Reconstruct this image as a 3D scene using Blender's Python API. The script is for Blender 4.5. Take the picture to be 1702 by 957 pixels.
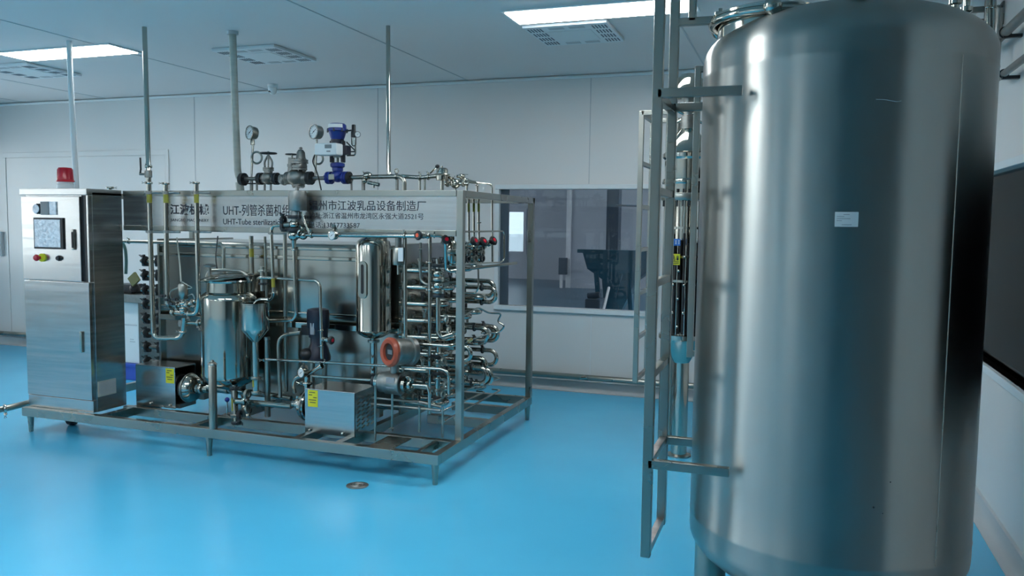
import bpy, bmesh, math, random
from mathutils import Vector, Matrix
random.seed(7)
for o in list(bpy.data.objects): bpy.data.objects.remove(o, do_unlink=True)
SC = bpy.context.scene
COL = SC.collection
PI = math.pi

# ------------------------------------------------------------------ camera
W, H = 1702, 957
FPX, YAW, PITCH, ROLL, EYE = 1356.43, 0.3378, 0.0780, 0.0130, 1.6
_cy, _sy, _cp, _sp = math.cos(YAW), math.sin(YAW), math.cos(PITCH), math.sin(PITCH)
FW = Vector((-_sy*_cp, _cy*_cp, -_sp)); _R = Vector((_cy, _sy, 0)); _U = _R.cross(FW)
RT = _R*math.cos(ROLL) + _U*math.sin(ROLL)
UP = _U*math.cos(ROLL) - _R*math.sin(ROLL)
EYEP = Vector((0, 0, EYE))
cam_data = bpy.data.cameras.new('camera'); cam = bpy.data.objects.new('camera', cam_data); COL.objects.link(cam)
cam_data.sensor_width = 36; cam_data.lens = FPX/W*36; cam_data.clip_start = .05; cam_data.clip_end = 200
cam.matrix_world = Matrix(((RT.x, UP.x, -FW.x, 0), (RT.y, UP.y, -FW.y, 0), (RT.z, UP.z, -FW.z, EYE), (0, 0, 0, 1)))
SC.camera = cam

# ------------------------------------------------------------------ world, view, light settings
SC.view_settings.view_transform = 'Standard'; SC.view_settings.look = 'None'
SC.view_settings.gamma = 1; SC.view_settings.use_curve_mapping = False
SC.view_settings.exposure = 0.02
world = bpy.data.worlds.new('sky'); SC.world = world; world.use_nodes = True
bg = world.node_tree.nodes['Background']
bg.inputs[0].default_value = (.95, .96, 1.0, 1); bg.inputs[1].default_value = 7.5
LED_POWER = 30.0         # emission of the ceiling panels
HALL_POWER = 290.0  # emission of the added hall lamps

# ------------------------------------------------------------------ measuring: photo pixel -> point on a known plane
def P(x, y, Y=None, X=None, Z=None):
    d = FW + RT*((x-W/2)/FPX) - UP*((y-H/2)/FPX)
    if Y is not None: t = Y/d.y
    elif X is not None: t = X/d.x
    else: t = (Z-EYE)/d.z
    return EYEP + d*t
def L(n, x, y, Y):                       # length of n pixels seen at that point
    return n*((P(x, y, Y)-EYEP).dot(FW))/FPX

# ------------------------------------------------------------------ materials
def nodes_of(m): return m.node_tree.nodes, m.node_tree.links
def mat(name, col, rough=.5, metal=0., **kw):
    m = bpy.data.materials.new(name); m.use_nodes = True
    b = m.node_tree.nodes['Principled BSDF']
    b.inputs['Base Color'].default_value = (*col, 1); b.inputs['Roughness'].default_value = rough; b.inputs['Metallic'].default_value = metal
    for k, v in kw.items(): b.inputs[k.replace('_', ' ')].default_value = v
    return m
def noisy(m, c0, c1, scale=(3, 3, 3), rough=None, bump=0., detail=4, kind='Object'):
    n, l = nodes_of(m); b = n['Principled BSDF']
    tc = n.new('ShaderNodeTexCoord'); mp = n.new('ShaderNodeMapping'); mp.inputs['Scale'].default_value = scale
    nz = n.new('ShaderNodeTexNoise'); nz.inputs['Scale'].default_value = 1; nz.inputs['Detail'].default_value = detail
    l.new(tc.outputs[kind], mp.inputs['Vector']); l.new(mp.outputs[0], nz.inputs['Vector'])
    if c0 is not None:
        rp = n.new('ShaderNodeValToRGB'); rp.color_ramp.elements[0].position = .3; rp.color_ramp.elements[1].position = .7
        rp.color_ramp.elements[0].color = (*c0, 1); rp.color_ramp.elements[1].color = (*c1, 1)
        l.new(nz.outputs[0], rp.inputs[0]); l.new(rp.outputs[0], b.inputs['Base Color'])
    if rough:
        mr = n.new('ShaderNodeMapRange'); mr.inputs['From Min'].default_value = .3; mr.inputs['From Max'].default_value = .7
        mr.inputs['To Min'].default_value = rough[0]; mr.inputs['To Max'].default_value = rough[1]
        l.new(nz.outputs[0], mr.inputs['Value']); l.new(mr.outputs[0], b.inputs['Roughness'])
    if bump:
        bp = n.new('ShaderNodeBump'); bp.inputs['Strength'].default_value = bump; bp.inputs['Distance'].default_value = .01
        l.new(nz.outputs[0], bp.inputs['Height']); l.new(bp.outputs[0], b.inputs['Normal'])
    return m
M = {}
M['wall'] = noisy(mat('wall_panel', (.72, .71, .69), .38), (.71, .70, .68), (.73, .72, .70), (.6, .6, .6))
M['ceil'] = noisy(mat('ceiling_panel', (.74, .70, .68), .5), (.73, .69, .67), (.75, .71, .69), (.5, .5, .5))
M['dark_room'] = mat('dark_wall', (.10, .13, .14), .6)  # dark tone for unseen walls, chosen for what the tank mirrors
M['night'] = mat('unlit_room', (.012, .022, .026), .7)  # near-black colour stands in for the missing light in this room
M['trim'] = mat('white_trim', (.72, .76, .77), .35)
M['seam'] = mat('panel_seam', (.50, .52, .53), .6)
M['fitting_grey'] = mat('grey_fitting', (.24, .25, .25), .5)
M['cove'] = mat('cove_base', (.45, .48, .49), .45)
M['floor'] = noisy(mat('blue_epoxy', (.075, .50, .78), .16), (.070, .46, .73), (.088, .52, .79), (.8, .8, .8), rough=(.21, .25))
M['hall_floor'] = mat('hall_floor', (.05, .12, .17), .3)
M['hall_wall'] = noisy(mat('hall_wall', (.42, .47, .52), .6), (.40, .45, .50), (.44, .49, .54), (.4, .4, .4))
M['hall_dark'] = mat('hall_column', (.06, .09, .12), .5)
M['hopper_blue'] = mat('hopper_blue', (.03, .13, .19), .35)
M['steel'] = noisy(mat('stainless', (.34, .34, .305), .27, 1.), (.31, .31, .275), (.36, .36, .325), (3, 3, 3), rough=(.25, .33))
M['polish'] = noisy(mat('polished_stainless', (.47, .455, .405), .1, 1.), None, None, (4, 4, 4), rough=(.07, .16))
M['sheet'] = noisy(mat('stainless_sheet', (.58, .60, .61), .22, 1.), (.46, .46, .45), (.52, .52, .51), (2, 2, 40), rough=(.17, .27))
M['casing'] = noisy(mat('mirror_sheet', (.41, .405, .37), .2, 1.), None, None, (1.2, 1.2, 1.2), rough=(.17, .24), bump=.10)
M['cast'] = noisy(mat('cast_steel', (.28, .29, .285), .42, 1.), (.24, .24, .225), (.34, .34, .32), (30, 30, 30), rough=(.38, .52))
M['iron'] = mat('dark_iron', (.035, .04, .045), .42, .4)
M['black'] = mat('black_plastic', (.012, .012, .014), .4)
M['navy'] = mat('navy_motor_paint', (.012, .014, .03), .38)
M['blue'] = mat('blue_paint', (.012, .030, .22), .3)
M['bluecrate'] = mat('blue_crate', (.04, .09, .45), .45)
M['red'] = mat('red_plastic', (.52, .008, .025), .25)
M['orange'] = mat('orange_knob', (.9, .10, .03), .4)
M['ring'] = mat('orange_ring', (.42, .075, .035), .4)
M['yellow'] = mat('yellow_sticker', (.72, .66, .02), .5)
M['tape'] = mat('olive_yellow_tape', (.33, .28, .03), .5)
M['white'] = mat('white_plastic', (.75, .78, .78), .4)
M['film'] = noisy(mat('crumpled_film', (.8, .8, .82), .22, .25), (.62, .62, .66), (.95, .94, .96), (38, 38, 38), bump=.9)
M['lcd'] = mat('grey_display', (.16, .19, .20), .3)
M['lag'] = noisy(mat('pipe_lagging', (.42, .43, .38), .6), (.36, .37, .32), (.47, .48, .43), (2, 2, 22))
M['olive'] = mat('olive_panel', (.12, .12, .04), .5)
M['hose'] = mat('green_hose', (.12, .26, .24), .4)
M['brass'] = mat('brass', (.75, .55, .25), .3, 1.)
M['ink'] = mat('black_ink', (.010, .012, .025), .5)
M['greyink'] = mat('grey_ink', (.30, .32, .34), .6)
M['signblue'] = mat('blue_plate', (.02, .16, .55), .4)
M['rust'] = noisy(mat('stained_stainless', (.5, .47, .44), .4, 1.), (.36, .30, .27), (.62, .60, .58), (14, 14, 14), rough=(.3, .5))
def glass_mat(name, tint, rough=0.02, ior=1.5):
    m = bpy.data.materials.new(name); m.use_nodes = True; n, l = nodes_of(m); n.remove(n['Principled BSDF'])
    out = n['Material Output']; tr = n.new('ShaderNodeBsdfTransparent'); gl = n.new('ShaderNodeBsdfGlossy'); mx = n.new('ShaderNodeMixShader'); fr = n.new('ShaderNodeFresnel')
    tr.inputs[0].default_value = (*tint, 1); gl.inputs['Roughness'].default_value = rough; fr.inputs[0].default_value = ior
    l.new(fr.outputs[0], mx.inputs[0]); l.new(tr.outputs[0], mx.inputs[1]); l.new(gl.outputs[0], mx.inputs[2]); l.new(mx.outputs[0], out.inputs[0])
    return m
M['glass'] = glass_mat('window_glass', (.72, .76, .79))
M['coated'] = glass_mat('coated_dark_glass', (.30, .34, .36), .02, 1.12)  # dark tint and low index hold down the light this pane mirrors
M['hall_pane'] = glass_mat('frosted_hall_pane', (.48, .52, .53))  # smooth pane, its tint added to dim the bright sky outside
M['clear'] = glass_mat('clear_glass', (.92, .96, .96))
def emit(name, col, s):
    m = mat(name, (.8, .8, .8), .4); b = m.node_tree.nodes['Principled BSDF']
    b.inputs['Emission Color'].default_value = (*col, 1); b.inputs['Emission Strength'].default_value = s; return m
M['led'] = emit('led_diffuser', (.93, .98, 1.0), LED_POWER)
M['hall_led'] = emit('hall_led', (.98, .97, 1.0), HALL_POWER)
# brushed tank steel: anisotropic around the vertical axis, with faint plate stains
def tank_mat():
    m = mat('brushed_tank_steel', (.52, .55, .55), .30, 1.); n, l = nodes_of(m); b = n['Principled BSDF']
    b.inputs['Anisotropic'].default_value = .90; b.inputs['Anisotropic Rotation'].default_value = .25
    tg = n.new('ShaderNodeTangent'); tg.direction_type = 'RADIAL'; tg.axis = 'Z'; l.new(tg.outputs[0], b.inputs['Tangent'])
    tc = n.new('ShaderNodeTexCoord'); mp = n.new('ShaderNodeMapping'); mp.inputs['Scale'].default_value = (3, 3, .25)
    nz = n.new('ShaderNodeTexNoise'); nz.inputs['Scale'].default_value = 1.; nz.inputs['Detail'].default_value = 5
    l.new(tc.outputs['Object'], mp.inputs[0]); l.new(mp.outputs[0], nz.inputs['Vector'])
    mr = n.new('ShaderNodeMapRange'); mr.inputs['From Min'].default_value = .3; mr.inputs['From Max'].default_value = .7
    mr.inputs['To Min'].default_value = .30; mr.inputs['To Max'].default_value = .37
    l.new(nz.outputs[0], mr.inputs[0]); l.new(mr.outputs[0], b.inputs['Roughness'])
    rp = n.new('ShaderNodeValToRGB'); rp.color_ramp.elements[0].position = .35; rp.color_ramp.elements[1].position = .65
    rp.color_ramp.elements[0].color = (.34, .345, .32, 1); rp.color_ramp.elements[1].color = (.39, .39, .365, 1)
    l.new(nz.outputs[0], rp.inputs[0]); l.new(rp.outputs[0], b.inputs['Base Color'])
    return m
M['tank'] = tank_mat()

# ------------------------------------------------------------------ mesh helpers
def basis(d):
    d = Vector(d).normalized(); a = Vector((0, 0, 1)) if abs(d.z) < .9 else Vector((1, 0, 0))
    u = d.cross(a).normalized(); v = d.cross(u).normalized(); return d, u, v
class MB:
    def __init__(s): s.v = []; s.f = []; s.wn = False
    def add(s, vs, fs):
        o = len(s.v); s.v += [Vector(q) for q in vs]; s.f += [tuple(i+o for i in f) for f in fs]; return s
    def box(s, a, b, bev=0., rot=None, seg=2):
        a, b = Vector(a), Vector(b); c = (a+b)/2; d = Vector((abs(b.x-a.x), abs(b.y-a.y), abs(b.z-a.z)))
        s.wn = s.wn or bool(bev)
        bm = bmesh.new(); bmesh.ops.create_cube(bm, size=1, matrix=Matrix.Diagonal((*d, 1)))
        if bev: bmesh.ops.bevel(bm, geom=bm.edges[:], offset=min(bev, min(d)*.45), segments=seg, affect='EDGES', profile=.5)
        m = Matrix.Translation(c) @ (rot.to_4x4() if rot else Matrix.Identity(4))
        s.add([m @ q.co for q in bm.verts], [[q.index for q in f.verts] for f in bm.faces]) if (bm.verts.index_update() or True) else 0
        bm.free(); return s
    def bar(s, p, q, w, h=None, up=(0, 0, 1), bev=.003):   # rectangular tube between two points
        p, q = Vector(p), Vector(q); d = (q-p); n = d.length; d.normalize(); up = Vector(up)
        if abs(d.dot(up)) > .95: up = Vector((0, 1, 0))
        x = d.cross(up).normalized(); z = x.cross(d)
        return s.box((-w/2, -n/2, -(h or w)/2), (w/2, n/2, (h or w)/2), bev) if False else s._obox((p+q)/2, x, d, z, (w, n, h or w), bev)
    def _obox(s, c, x, y, z, d, bev):
        s.wn = s.wn or bool(bev)
        bm = bmesh.new(); bmesh.ops.create_cube(bm, size=1, matrix=Matrix.Diagonal((*d, 1)))
        if bev: bmesh.ops.bevel(bm, geom=bm.edges[:], offset=min(bev, min(d)*.45), segments=2, affect='EDGES', profile=.5)
        bm.verts.index_update()
        s.add([c+x*q.co.x+y*q.co.y+z*q.co.z for q in bm.verts], [[q.index for q in f.verts] for f in bm.faces]); bm.free(); return s
    def lathe(s, p, d, prof, n=24, u=None):      # prof: [(radius, height along d)]
        p = Vector(p); d, uu, v = basis(d); vs = []; fs = []
        rows = []
        for r, h in prof:
            if r < 1e-6: rows.append([len(vs)]); vs.append(p+d*h)
            else:
                rows.append(list(range(len(vs), len(vs)+n)))
                for i in range(n):
                    a = 2*PI*i/n; vs.append(p+d*h+(uu*math.cos(a)+v*math.sin(a))*r)
        for A, B in zip(rows, rows[1:]):
            if len(A) == 1 and len(B) == 1: continue
            for i in range(n):
                j = (i+1) % n
                if len(A) == 1: fs.append((A[0], B[j], B[i]))
                elif len(B) == 1: fs.append((A[i], A[j], B[0]))
                else: fs.append((A[i], A[j], B[j], B[i]))
        return s.add(vs, fs)
    def cyl(s, p, q, r, r2=None, n=20, bev=0.):
        p, q = Vector(p), Vector(q); h = (q-p).length; r2 = r if r2 is None else r2
        if bev: pr = [(0, 0), (r-bev, 0), (r, bev), (r2, h-bev), (r2-bev, h), (0, h)]
        else: pr = [(0, 0), (r, 0), (r2, h), (0, h)]
        return s.lathe(p, q-p, pr, n)
    def ball(s, c, r, d=(0, 0, 1), sq=1., n=18, k=10):
        return s.lathe(Vector(c)-Vector(d).normalized()*r*sq, d, [(r*math.sin(PI*i/k), r*sq*(1-math.cos(PI*i/k))) for i in range(k+1)], n)
    def torus(s, c, d, R, r, n=28, k=8, a0=0, a1=2*PI, u=None):
        c = Vector(c); d, uu, v = basis(d)
        if u is not None: uu = Vector(u).normalized(); v = d.cross(uu)
        full = abs(a1-a0-2*PI) < 1e-6; m = n if full else n+1; vs = []; fs = []
        for i in range(m):
            a = a0+(a1-a0)*i/n; e = uu*math.cos(a)+v*math.sin(a)
            for j in range(k):
                b = 2*PI*j/k; vs.append(c+e*(R+r*math.cos(b))+d*r*math.sin(b))
        for i in range(n):
            i2 = (i+1) % m
            for j in range(k):
                j2 = (j+1) % k; fs.append((i*k+j, i2*k+j, i2*k+j2, i*k+j2))
        return s.add(vs, fs)
    def tube(s, pts, r, bend=None, n=12, k=6):
        pts = [Vector(q) for q in pts]; bend = r*2.6 if bend is None else bend; path = [pts[0]]
        for i in range(1, len(pts)-1):
            a, b, c = pts[i-1], pts[i], pts[i+1]; e0 = (a-b); e1 = (c-b); l0, l1 = e0.length, e1.length
            if l0 < 1e-6 or l1 < 1e-6: continue
            e0.normalize(); e1.normalize(); t = min(bend, l0*.49, l1*.49)
            if e0.dot(e1) < -.995: path.append(b); continue
            for j in range(k+1):
                w = j/k; path.append((b+e0*t)*(1-w)**2+b*2*w*(1-w)+(b+e1*t)*w**2)
        path.append(pts[-1]); return s.sweep(path, r, n)
    def sweep(s, path, r, n=12):
        path = [Vector(q) for q in path]; vs = []; fs = []; m = len(path); u = None
        for i in range(m):
            d = (path[min(i+1, m-1)]-path[max(i-1, 0)]).normalized()
            if u is None: _, u, _ = basis(d)
            u = (u-d*u.dot(d)).normalized(); v = d.cross(u)
            for j in range(n):
                a = 2*PI*j/n; vs.append(path[i]+(u*math.cos(a)+v*math.sin(a))*r)
        for i in range(m-1):
            for j in range(n):
                j2 = (j+1) % n; fs.append((i*n+j, i*n+j2, (i+1)*n+j2, (i+1)*n+j))
        fs.append(tuple(reversed(range(n)))); fs.append(tuple((m-1)*n+j for j in range(n)))
        return s.add(vs, fs)
    def prism(s, poly, d):                        # planar polygon extruded by vector d
        n = len(poly); poly = [Vector(q) for q in poly]; d = Vector(d)
        return s.add(poly+[q+d for q in poly], [tuple(range(n)), tuple(reversed(range(n, 2*n)))]+[(i, i+n, (i+1) % n+n, (i+1) % n) for i in range(n)])
    def build(s, name, m, parent=None, origin=None, flat=False, **tags):
        o0 = Vector(origin) if origin is not None else (Vector(parent['at']) if parent is not None and 'at' in parent else Vector((0, 0, 0)))
        me = bpy.data.meshes.new(name); me.from_pydata([q-o0 for q in s.v], [], s.f); me.validate()
        bm = bmesh.new(); bm.from_mesh(me); bmesh.ops.recalc_face_normals(bm, faces=bm.faces[:]); bm.to_mesh(me); bm.free()
        if not flat:
            me.polygons.foreach_set('use_smooth', [True]*len(me.polygons)); me.set_sharp_from_angle(angle=math.radians(38))
        me.materials.append(M[m] if isinstance(m, str) else m)
        o = bpy.data.objects.new(name, me); COL.objects.link(o)
        if s.wn and not flat: w = o.modifiers.new('weighted_normal', 'WEIGHTED_NORMAL'); w.keep_sharp = True; w.weight = 100; w.mode = 'FACE_AREA'
        if parent is not None: o.parent = parent; o['at'] = list(o0)
        else: o.location = o0
        for k, v in tags.items(): o[k] = v
        return o
def thing(name, label, cat, at, group=None):
    o = bpy.data.objects.new(name, None); COL.objects.link(o); o.location = at; o['at'] = list(at); o.empty_display_size = .1
    o['label'] = label; o['category'] = cat
    if group: o['group'] = group
    return o
def tag(o, label, cat, group=None):
    o['label'] = label; o['category'] = cat
    if group: o['group'] = group
    return o
def struct(name, mb, m, parent=None, label=None):
    o = mb.build(name, m, parent)
    if parent is None: o['kind'] = 'structure'
    if label: o['label'] = label
    return o
def text(body, m, parent, org, right, up, width, height, bold=0., name='lettering', label=None):
    cu = bpy.data.curves.new('t', 'FONT'); cu.body = body; cu.size = 1; cu.offset = bold; cu.resolution_u = 3
    t = bpy.data.objects.new('t', cu); COL.objects.link(t); bpy.context.view_layer.update()
    dg = bpy.context.evaluated_depsgraph_get(); me = bpy.data.meshes.new_from_object(t.evaluated_get(dg))
    bpy.data.objects.remove(t, do_unlink=True)
    xs = [v.co.x for v in me.vertices]; ys = [v.co.y for v in me.vertices]; x0, x1, y0, y1 = min(xs), max(xs), min(ys), max(ys)
    right, up, org = Vector(right), Vector(up), Vector(org); at = Vector(parent['at'])
    for v in me.vertices:
        v.co = org+right*((v.co.x-x0)/(x1-x0)*width)+up*((v.co.y-y0)/(y1-y0)*height)-at
    me.materials.clear(); me.materials.append(M[m]); me.name = name
    o = bpy.data.objects.new(name, me); COL.objects.link(o); o.parent = parent; o['at'] = list(at)
    if label: o['label'] = label
    return o

# ================================================================== THE SETTING
XL, XR, YB, YR, ZC = -10.2, 1.036, 7.58, -3.2, 3.01
struct('floor', MB().box((XL, YR, -.1), (XR, YB, 0)), 'floor')
mb = MB().box((XL, YR, ZC), (XR, YB, ZC+.1)); struct('ceiling', mb, 'ceil')
for i, x in enumerate((-9.0, -7.75, -5.45, -3.15, -.85)):
    struct('trim_%d' % (i+1), MB().box((x-.006, YR, ZC-.003), (x+.006, YB, ZC)), 'seam')
def wall_with_hole(name, axis, pos, th, a0, a1, h0, h1, z0, z1, ztop, m):
    mb = MB()
    def bx(p0, p1, q0, q1):
        if axis == 'y': mb.box((p0, pos, q0), (p1, pos+th, q1))
        else: mb.box((pos, p0, q0), (pos+th, p1, q1))
    holes = h0 if isinstance(h0, list) else [(h0, h1)]
    bx(a0, a1, 0, z0); bx(a0, a1, z1, ztop); last = a0
    for (u, v) in holes:
        bx(last, u, z0, z1); last = v
    bx(last, a1, z0, z1)
    return struct(name, mb, m)
WX0, WX1, WZ0, WZ1 = -2.80, -1.26, .80, 1.94
wall_with_hole('wall_back', 'y', YB, .08, XL, XR, WX0, WX1, WZ0, WZ1, ZC, 'wall')
for i, px in enumerate((324, 628, 980)):
    x = P(px, 250, YB).x; lo = WZ1+.05 if WX0 < x < WX1 else .1
    struct('trim_%d' % (i+11), MB().box((x-.004, YB-.003, lo), (x+.004, YB, ZC)), 'seam')
x = P(982, 560, YB).x; struct('trim_15', MB().box((x-.003, YB-.003, .1), (x+.003, YB, WZ0-.06)), 'trim')
struct('trim_16', MB().box((XL, YB-.03, ZC-.035), (XR, YB, ZC-.005), .012), 'trim')
# back window frame and pane
mb = MB(); w = .045
for a, b in (((WX0-w, YB-.025, WZ1), (WX1+w, YB+.09, WZ1+w)), ((WX0-w, YB-.03, WZ0-w), (WX1+w, YB+.09, WZ0)),
             ((WX0-w, YB-.025, WZ0), (WX0, YB+.09, WZ1)), ((WX1, YB-.025, WZ0), (WX1+w, YB+.09, WZ1))): mb.box(a, b, .006)
w1 = struct('window_1', mb, 'trim')
struct('pane', MB().box((WX0, YB+.045, WZ0), (WX1, YB+.053, WZ1)), 'glass', w1)
gk = MB()
gk.box((WX0, YB+.02, WZ0), (WX0+.085, YB+.043, WZ1), .002); struct('edge_gasket', gk, 'hall_dark', w1)
# right wall and its dark window
RY0, RY1 = 3.0, 6.3
wall_with_hole('wall_right', 'x', XR, .08, 2.3, YB, RY0, RY1, .84, 1.933, ZC, 'wall')
struct('wall_right_near', MB().box((XR, YR, 0), (XR+.08, 2.3, ZC)), 'dark_room')  # unseen stretch, coloured dark to give the tank its dark reflected band
mb = MB()
for a, b in (((XR-.02, RY0-w, 1.933), (XR+.09, RY1+w, 1.933+w)), ((XR-.025, RY0-w, .84-w), (XR+.09, RY1+w, .84)),
             ((XR-.02, RY0-w, .84), (XR+.09, RY0, 1.933)), ((XR-.02, RY1, .84), (XR+.09, RY1+w, 1.933))): mb.box(a, b, .006)
w2 = struct('window_2', mb, 'trim'); struct('pane', MB().box((XR+.045, RY0, .84), (XR+.053, RY1, 1.933)), 'coated', w2)
mb = MB().box((XR+.09, RY0-1, -.05), (XR+3, RY1+1, 0)).box((XR+.09, RY0-1, 3), (XR+3, RY1+1, 3.05)).box((XR+3, RY0-1, 0), (XR+3.05, RY1+1, 3))
mb.box((XR+.09, RY0-1.05, 0), (XR+3, RY0-1, 3)).box((XR+.09, RY1+1, 0), (XR+3, RY1+1.05, 3)); struct('wall_beyond_right', mb, 'night')
# left wall: the daylight windows
LWIN = [(-.6, 1.0), (4.3, 5.6), (5.9, 7.2)]; LZ0, LZ1 = .95, 2.55
wall_with_hole('wall_left', 'x', XL-.1, .1, YR, YB, LWIN, None, LZ0, LZ1, ZC, 'wall')
for i, (a, b) in enumerate(LWIN):
    mb = MB()
    for y in (a, (a+b)/2, b): mb.box((XL-.06, y-.03, LZ0), (XL-.01, y+.03, LZ1), .004)
    for z in (LZ0, LZ1): mb.box((XL-.06, a, z-.03), (XL-.01, b, z+.03), .004)
    ww = struct('window_%d' % (i+3), mb, 'trim'); struct('pane', MB().box((XL-.04, a, LZ0), (XL-.036, b, LZ1)), 'clear', ww)
    ld = bpy.data.lights.new('daylight_portal', 'AREA'); ld.shape = 'RECTANGLE'; ld.size = LZ1-LZ0; ld.size_y = b-a; ld.cycles.is_portal = True
    lo = bpy.data.objects.new('daylight_portal', ld); COL.objects.link(lo); lo.location = (XL-.12, (a+b)/2, (LZ0+LZ1)/2); lo.rotation_euler = (0, -PI/2, 0)
struct('wall_rear', MB().box((XL, YR-.1, 0), (-.35, YR, ZC)), 'wall')
struct('wall_rear_right', MB().box((-.35, YR-.1, 0), (XR, YR, ZC)), 'dark_room')  # unseen, made dark so the middle of the tank reflects dark
# coved base along the back and right walls
def cove(name, p, q, nrm):
    p, q, nrm = Vector(p), Vector(q), Vector(nrm); up = Vector((0, 0, 1))
    pts = [(0, .0), (.075, .0), (.075, .006), (.05, .012), (.03, .028), (.018, .055), (.014, .095), (0, .10)]
    mb = MB(); mb.prism([p+nrm*a+up*b for a, b in pts], q-p); return struct(name, mb, 'cove')
cove('baseboard_back', (XL, YB, 0), (XR, YB, 0), (0, -1, 0))
cove('baseboard_right', (XR, YR, 0), (XR, YB, 0), (-1, 0, 0))
cove('baseboard_left', (XL, YR, 0), (XL, YB, 0), (1, 0, 0))
# wide door panel at the left end of the back wall
a, b = P(8, 259, YB), P(277, 252, YB); zt = (a.z+b.z)/2
mb = MB().box((a.x-.03, YB-.012, .1), (a.x+.02, YB, zt-.03), .003).box((b.x-.02, YB-.012, .1), (b.x+.03, YB, zt-.03), .003).box((a.x-.03, YB-.012, zt-.03), (b.x+.03, YB, zt+.03), .003)
d1 = struct('door_1', mb, 'wall'); struct('door_panel', MB().box((a.x+.026, YB-.006, .1), (b.x-.026, YB-.001, zt-.036), .002), 'wall', d1)
# ---------------- hall seen through the back window
hx0, hx1, hy, hz = -14., 3.5, 22.8, 5.2
bx_ = P(945, 440, 20.1).x
struct('floor_hall', MB().box((hx0, YB+.09, -.1), (hx1, hy, 0)), 'hall_floor')
struct('ceiling_hall', MB().box((hx0, YB+.09, hz), (hx1, hy, hz+.1)), 'hall_wall')
da, db = P(836, 352, hy), P(870, 418, hy)
mb = MB().box((hx0, hy, 0), (da.x, hy+.1, hz)).box((db.x, hy, 0), (bx_+.3, hy+.1, hz)).box((da.x, hy, 0), (db.x, hy+.1, db.z)).box((da.x, hy, da.z), (db.x, hy+.1, hz))
struct('wall_hall_far', mb, 'hall_wall')
struct('wall_hall_middle', MB().box((bx_, 20.1, 0), (hx1, 20.2, hz)).box((bx_, 20.2, 0), (bx_+.1, hy, hz)), 'hall_wall')
struct('trim_20', MB().box((bx_-.06, 20.04, 0), (bx_+.06, 20.1, hz)), 'trim')
struct('wall_hall_left', MB().box((hx0-.1, YB+.09, 0), (hx0, hy, hz)), 'hall_wall')
struct('wall_hall_right', MB().box((hx1, YB+.09, 0), (hx1+.1, hy, hz)), 'hall_wall')
struct('wall_hall_near', MB().box((hx0, YB+.081, ZC), (hx1, YB+.09, hz)).box((hx0, YB+.081, 0), (XL, YB+.09, ZC)).box((XR, YB+.081, 0), (hx1, YB+.09, ZC)), 'hall_wall')
mb = MB(); w = .09
for p, q in (((da.x-w, da.z+.0), (db.x+w, da.z+w)), ((da.x-w, db.z-w), (db.x+w, db.z)), ((da.x-w, db.z), (da.x, da.z)), ((db.x, db.z), (db.x+w, da.z))):
    mb.box((p[0], hy-.03, p[1]), (q[0], hy+.02, q[1]))
w8 = struct('window_8', mb, 'hall_wall'); struct('pane', MB().box((da.x, hy+.03, db.z), (db.x, hy+.04, da.z)), 'hall_pane', w8)
# pale building and low wall outside that hall window
struct('wall_outside', MB().box((da.x-3, hy+8, 0), (db.x+2.5, hy+8.2, P(850, 389, hy+8).z)).box((da.x-1.2, hy+12, 0), (db.x-.6, hy+13, 7)), 'trim')
struct('column_hall', MB().box((P(1007, 400, 17).x, 17, 0), (P(1027, 400, 17).x, 17.3, hz), .01), 'hall_dark')
for i, (x, y) in enumerate(((-11, 11), (1.6, 11), (-11, 17), (1.6, 17))):  # unseen lamps added to light the hall
    t = thing('hall_ceiling_light', 'white ceiling lamp strip in the hall beyond the window', 'ceiling light', (x, y, hz-.06), 'hall ceiling lights')
    MB().box((x-.65, y-.16, hz-.06), (x+.65, y+.16, hz-.001), .01).build('housing', 'trim', t); MB().box((x-.6, y-.13, hz-.066), (x+.6, y+.13, hz-.058)).build('diffuser', 'hall_led', t)

# ================================================================== BIG STEEL TANK ON THE RIGHT
TC = Vector((.1325, 3.4975, 0)); TR = .532; TZ0, TZ1 = .36, 2.245
tank = thing('storage_tank', 'large brushed stainless steel storage tank standing in the right foreground', 'tank', (TC.x, TC.y, 0))
def dome(sign, z, hgt=.195, k=14):            # shallow dished end with a knuckle
    out = [(TR, 0)]
    for i in range(1, k+1):
        a = PI/2*i/k; out.append((TR*math.cos(a)**.8, sign*hgt*math.sin(a)))
    return [(max(r, 0), z+h) for r, h in out]
prof = list(reversed(dome(-1, TZ0))) + [(TR, TZ0+.06), (TR+.0015, TZ0+.066), (TR, TZ0+.072)]
n = 10
for i in range(1, n): prof.append((TR, TZ0+.072+(2.187-.006-TZ0-.072)*i/n))
prof += [(TR, 2.181), (TR+.0015, 2.187), (TR, 2.193)] + dome(1, TZ1)
MB().lathe(TC, (0, 0, 1), prof, 128).build('shell', 'tank', tank)
ring = MB().lathe(TC, (0, 0, 1), [(TR, TZ1-.01), (TR+.003, TZ1), (TR, TZ1+.01)], 96)
# vertical weld on the right of the shell
def on_tank(x, y):
    d = P(x, y, 1.)-EYEP; px, py = -TC.x, -TC.y
    A = d.x**2+d.y**2; B = 2*(d.x*px+d.y*py); C = px*px+py*py-TR*TR
    t = (-B-math.sqrt(max(0, B*B-4*A*C)))/(2*A); return EYEP+d*t
q0 = on_tank(1597, 165); q1 = on_tank(1580, 420); a0 = math.atan2(q0.y-TC.y, q0.x-TC.x)
def shell_pt(a, z, off=.0): return Vector((TC.x+(TR+off)*math.cos(a), TC.y+(TR+off)*math.sin(a), z))
MB().sweep([shell_pt(a0, z, -.001) for z in (.43, 1., 1.6, 2.18)], .0028, 6).build('weld_seam', 'steel', tank)
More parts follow.
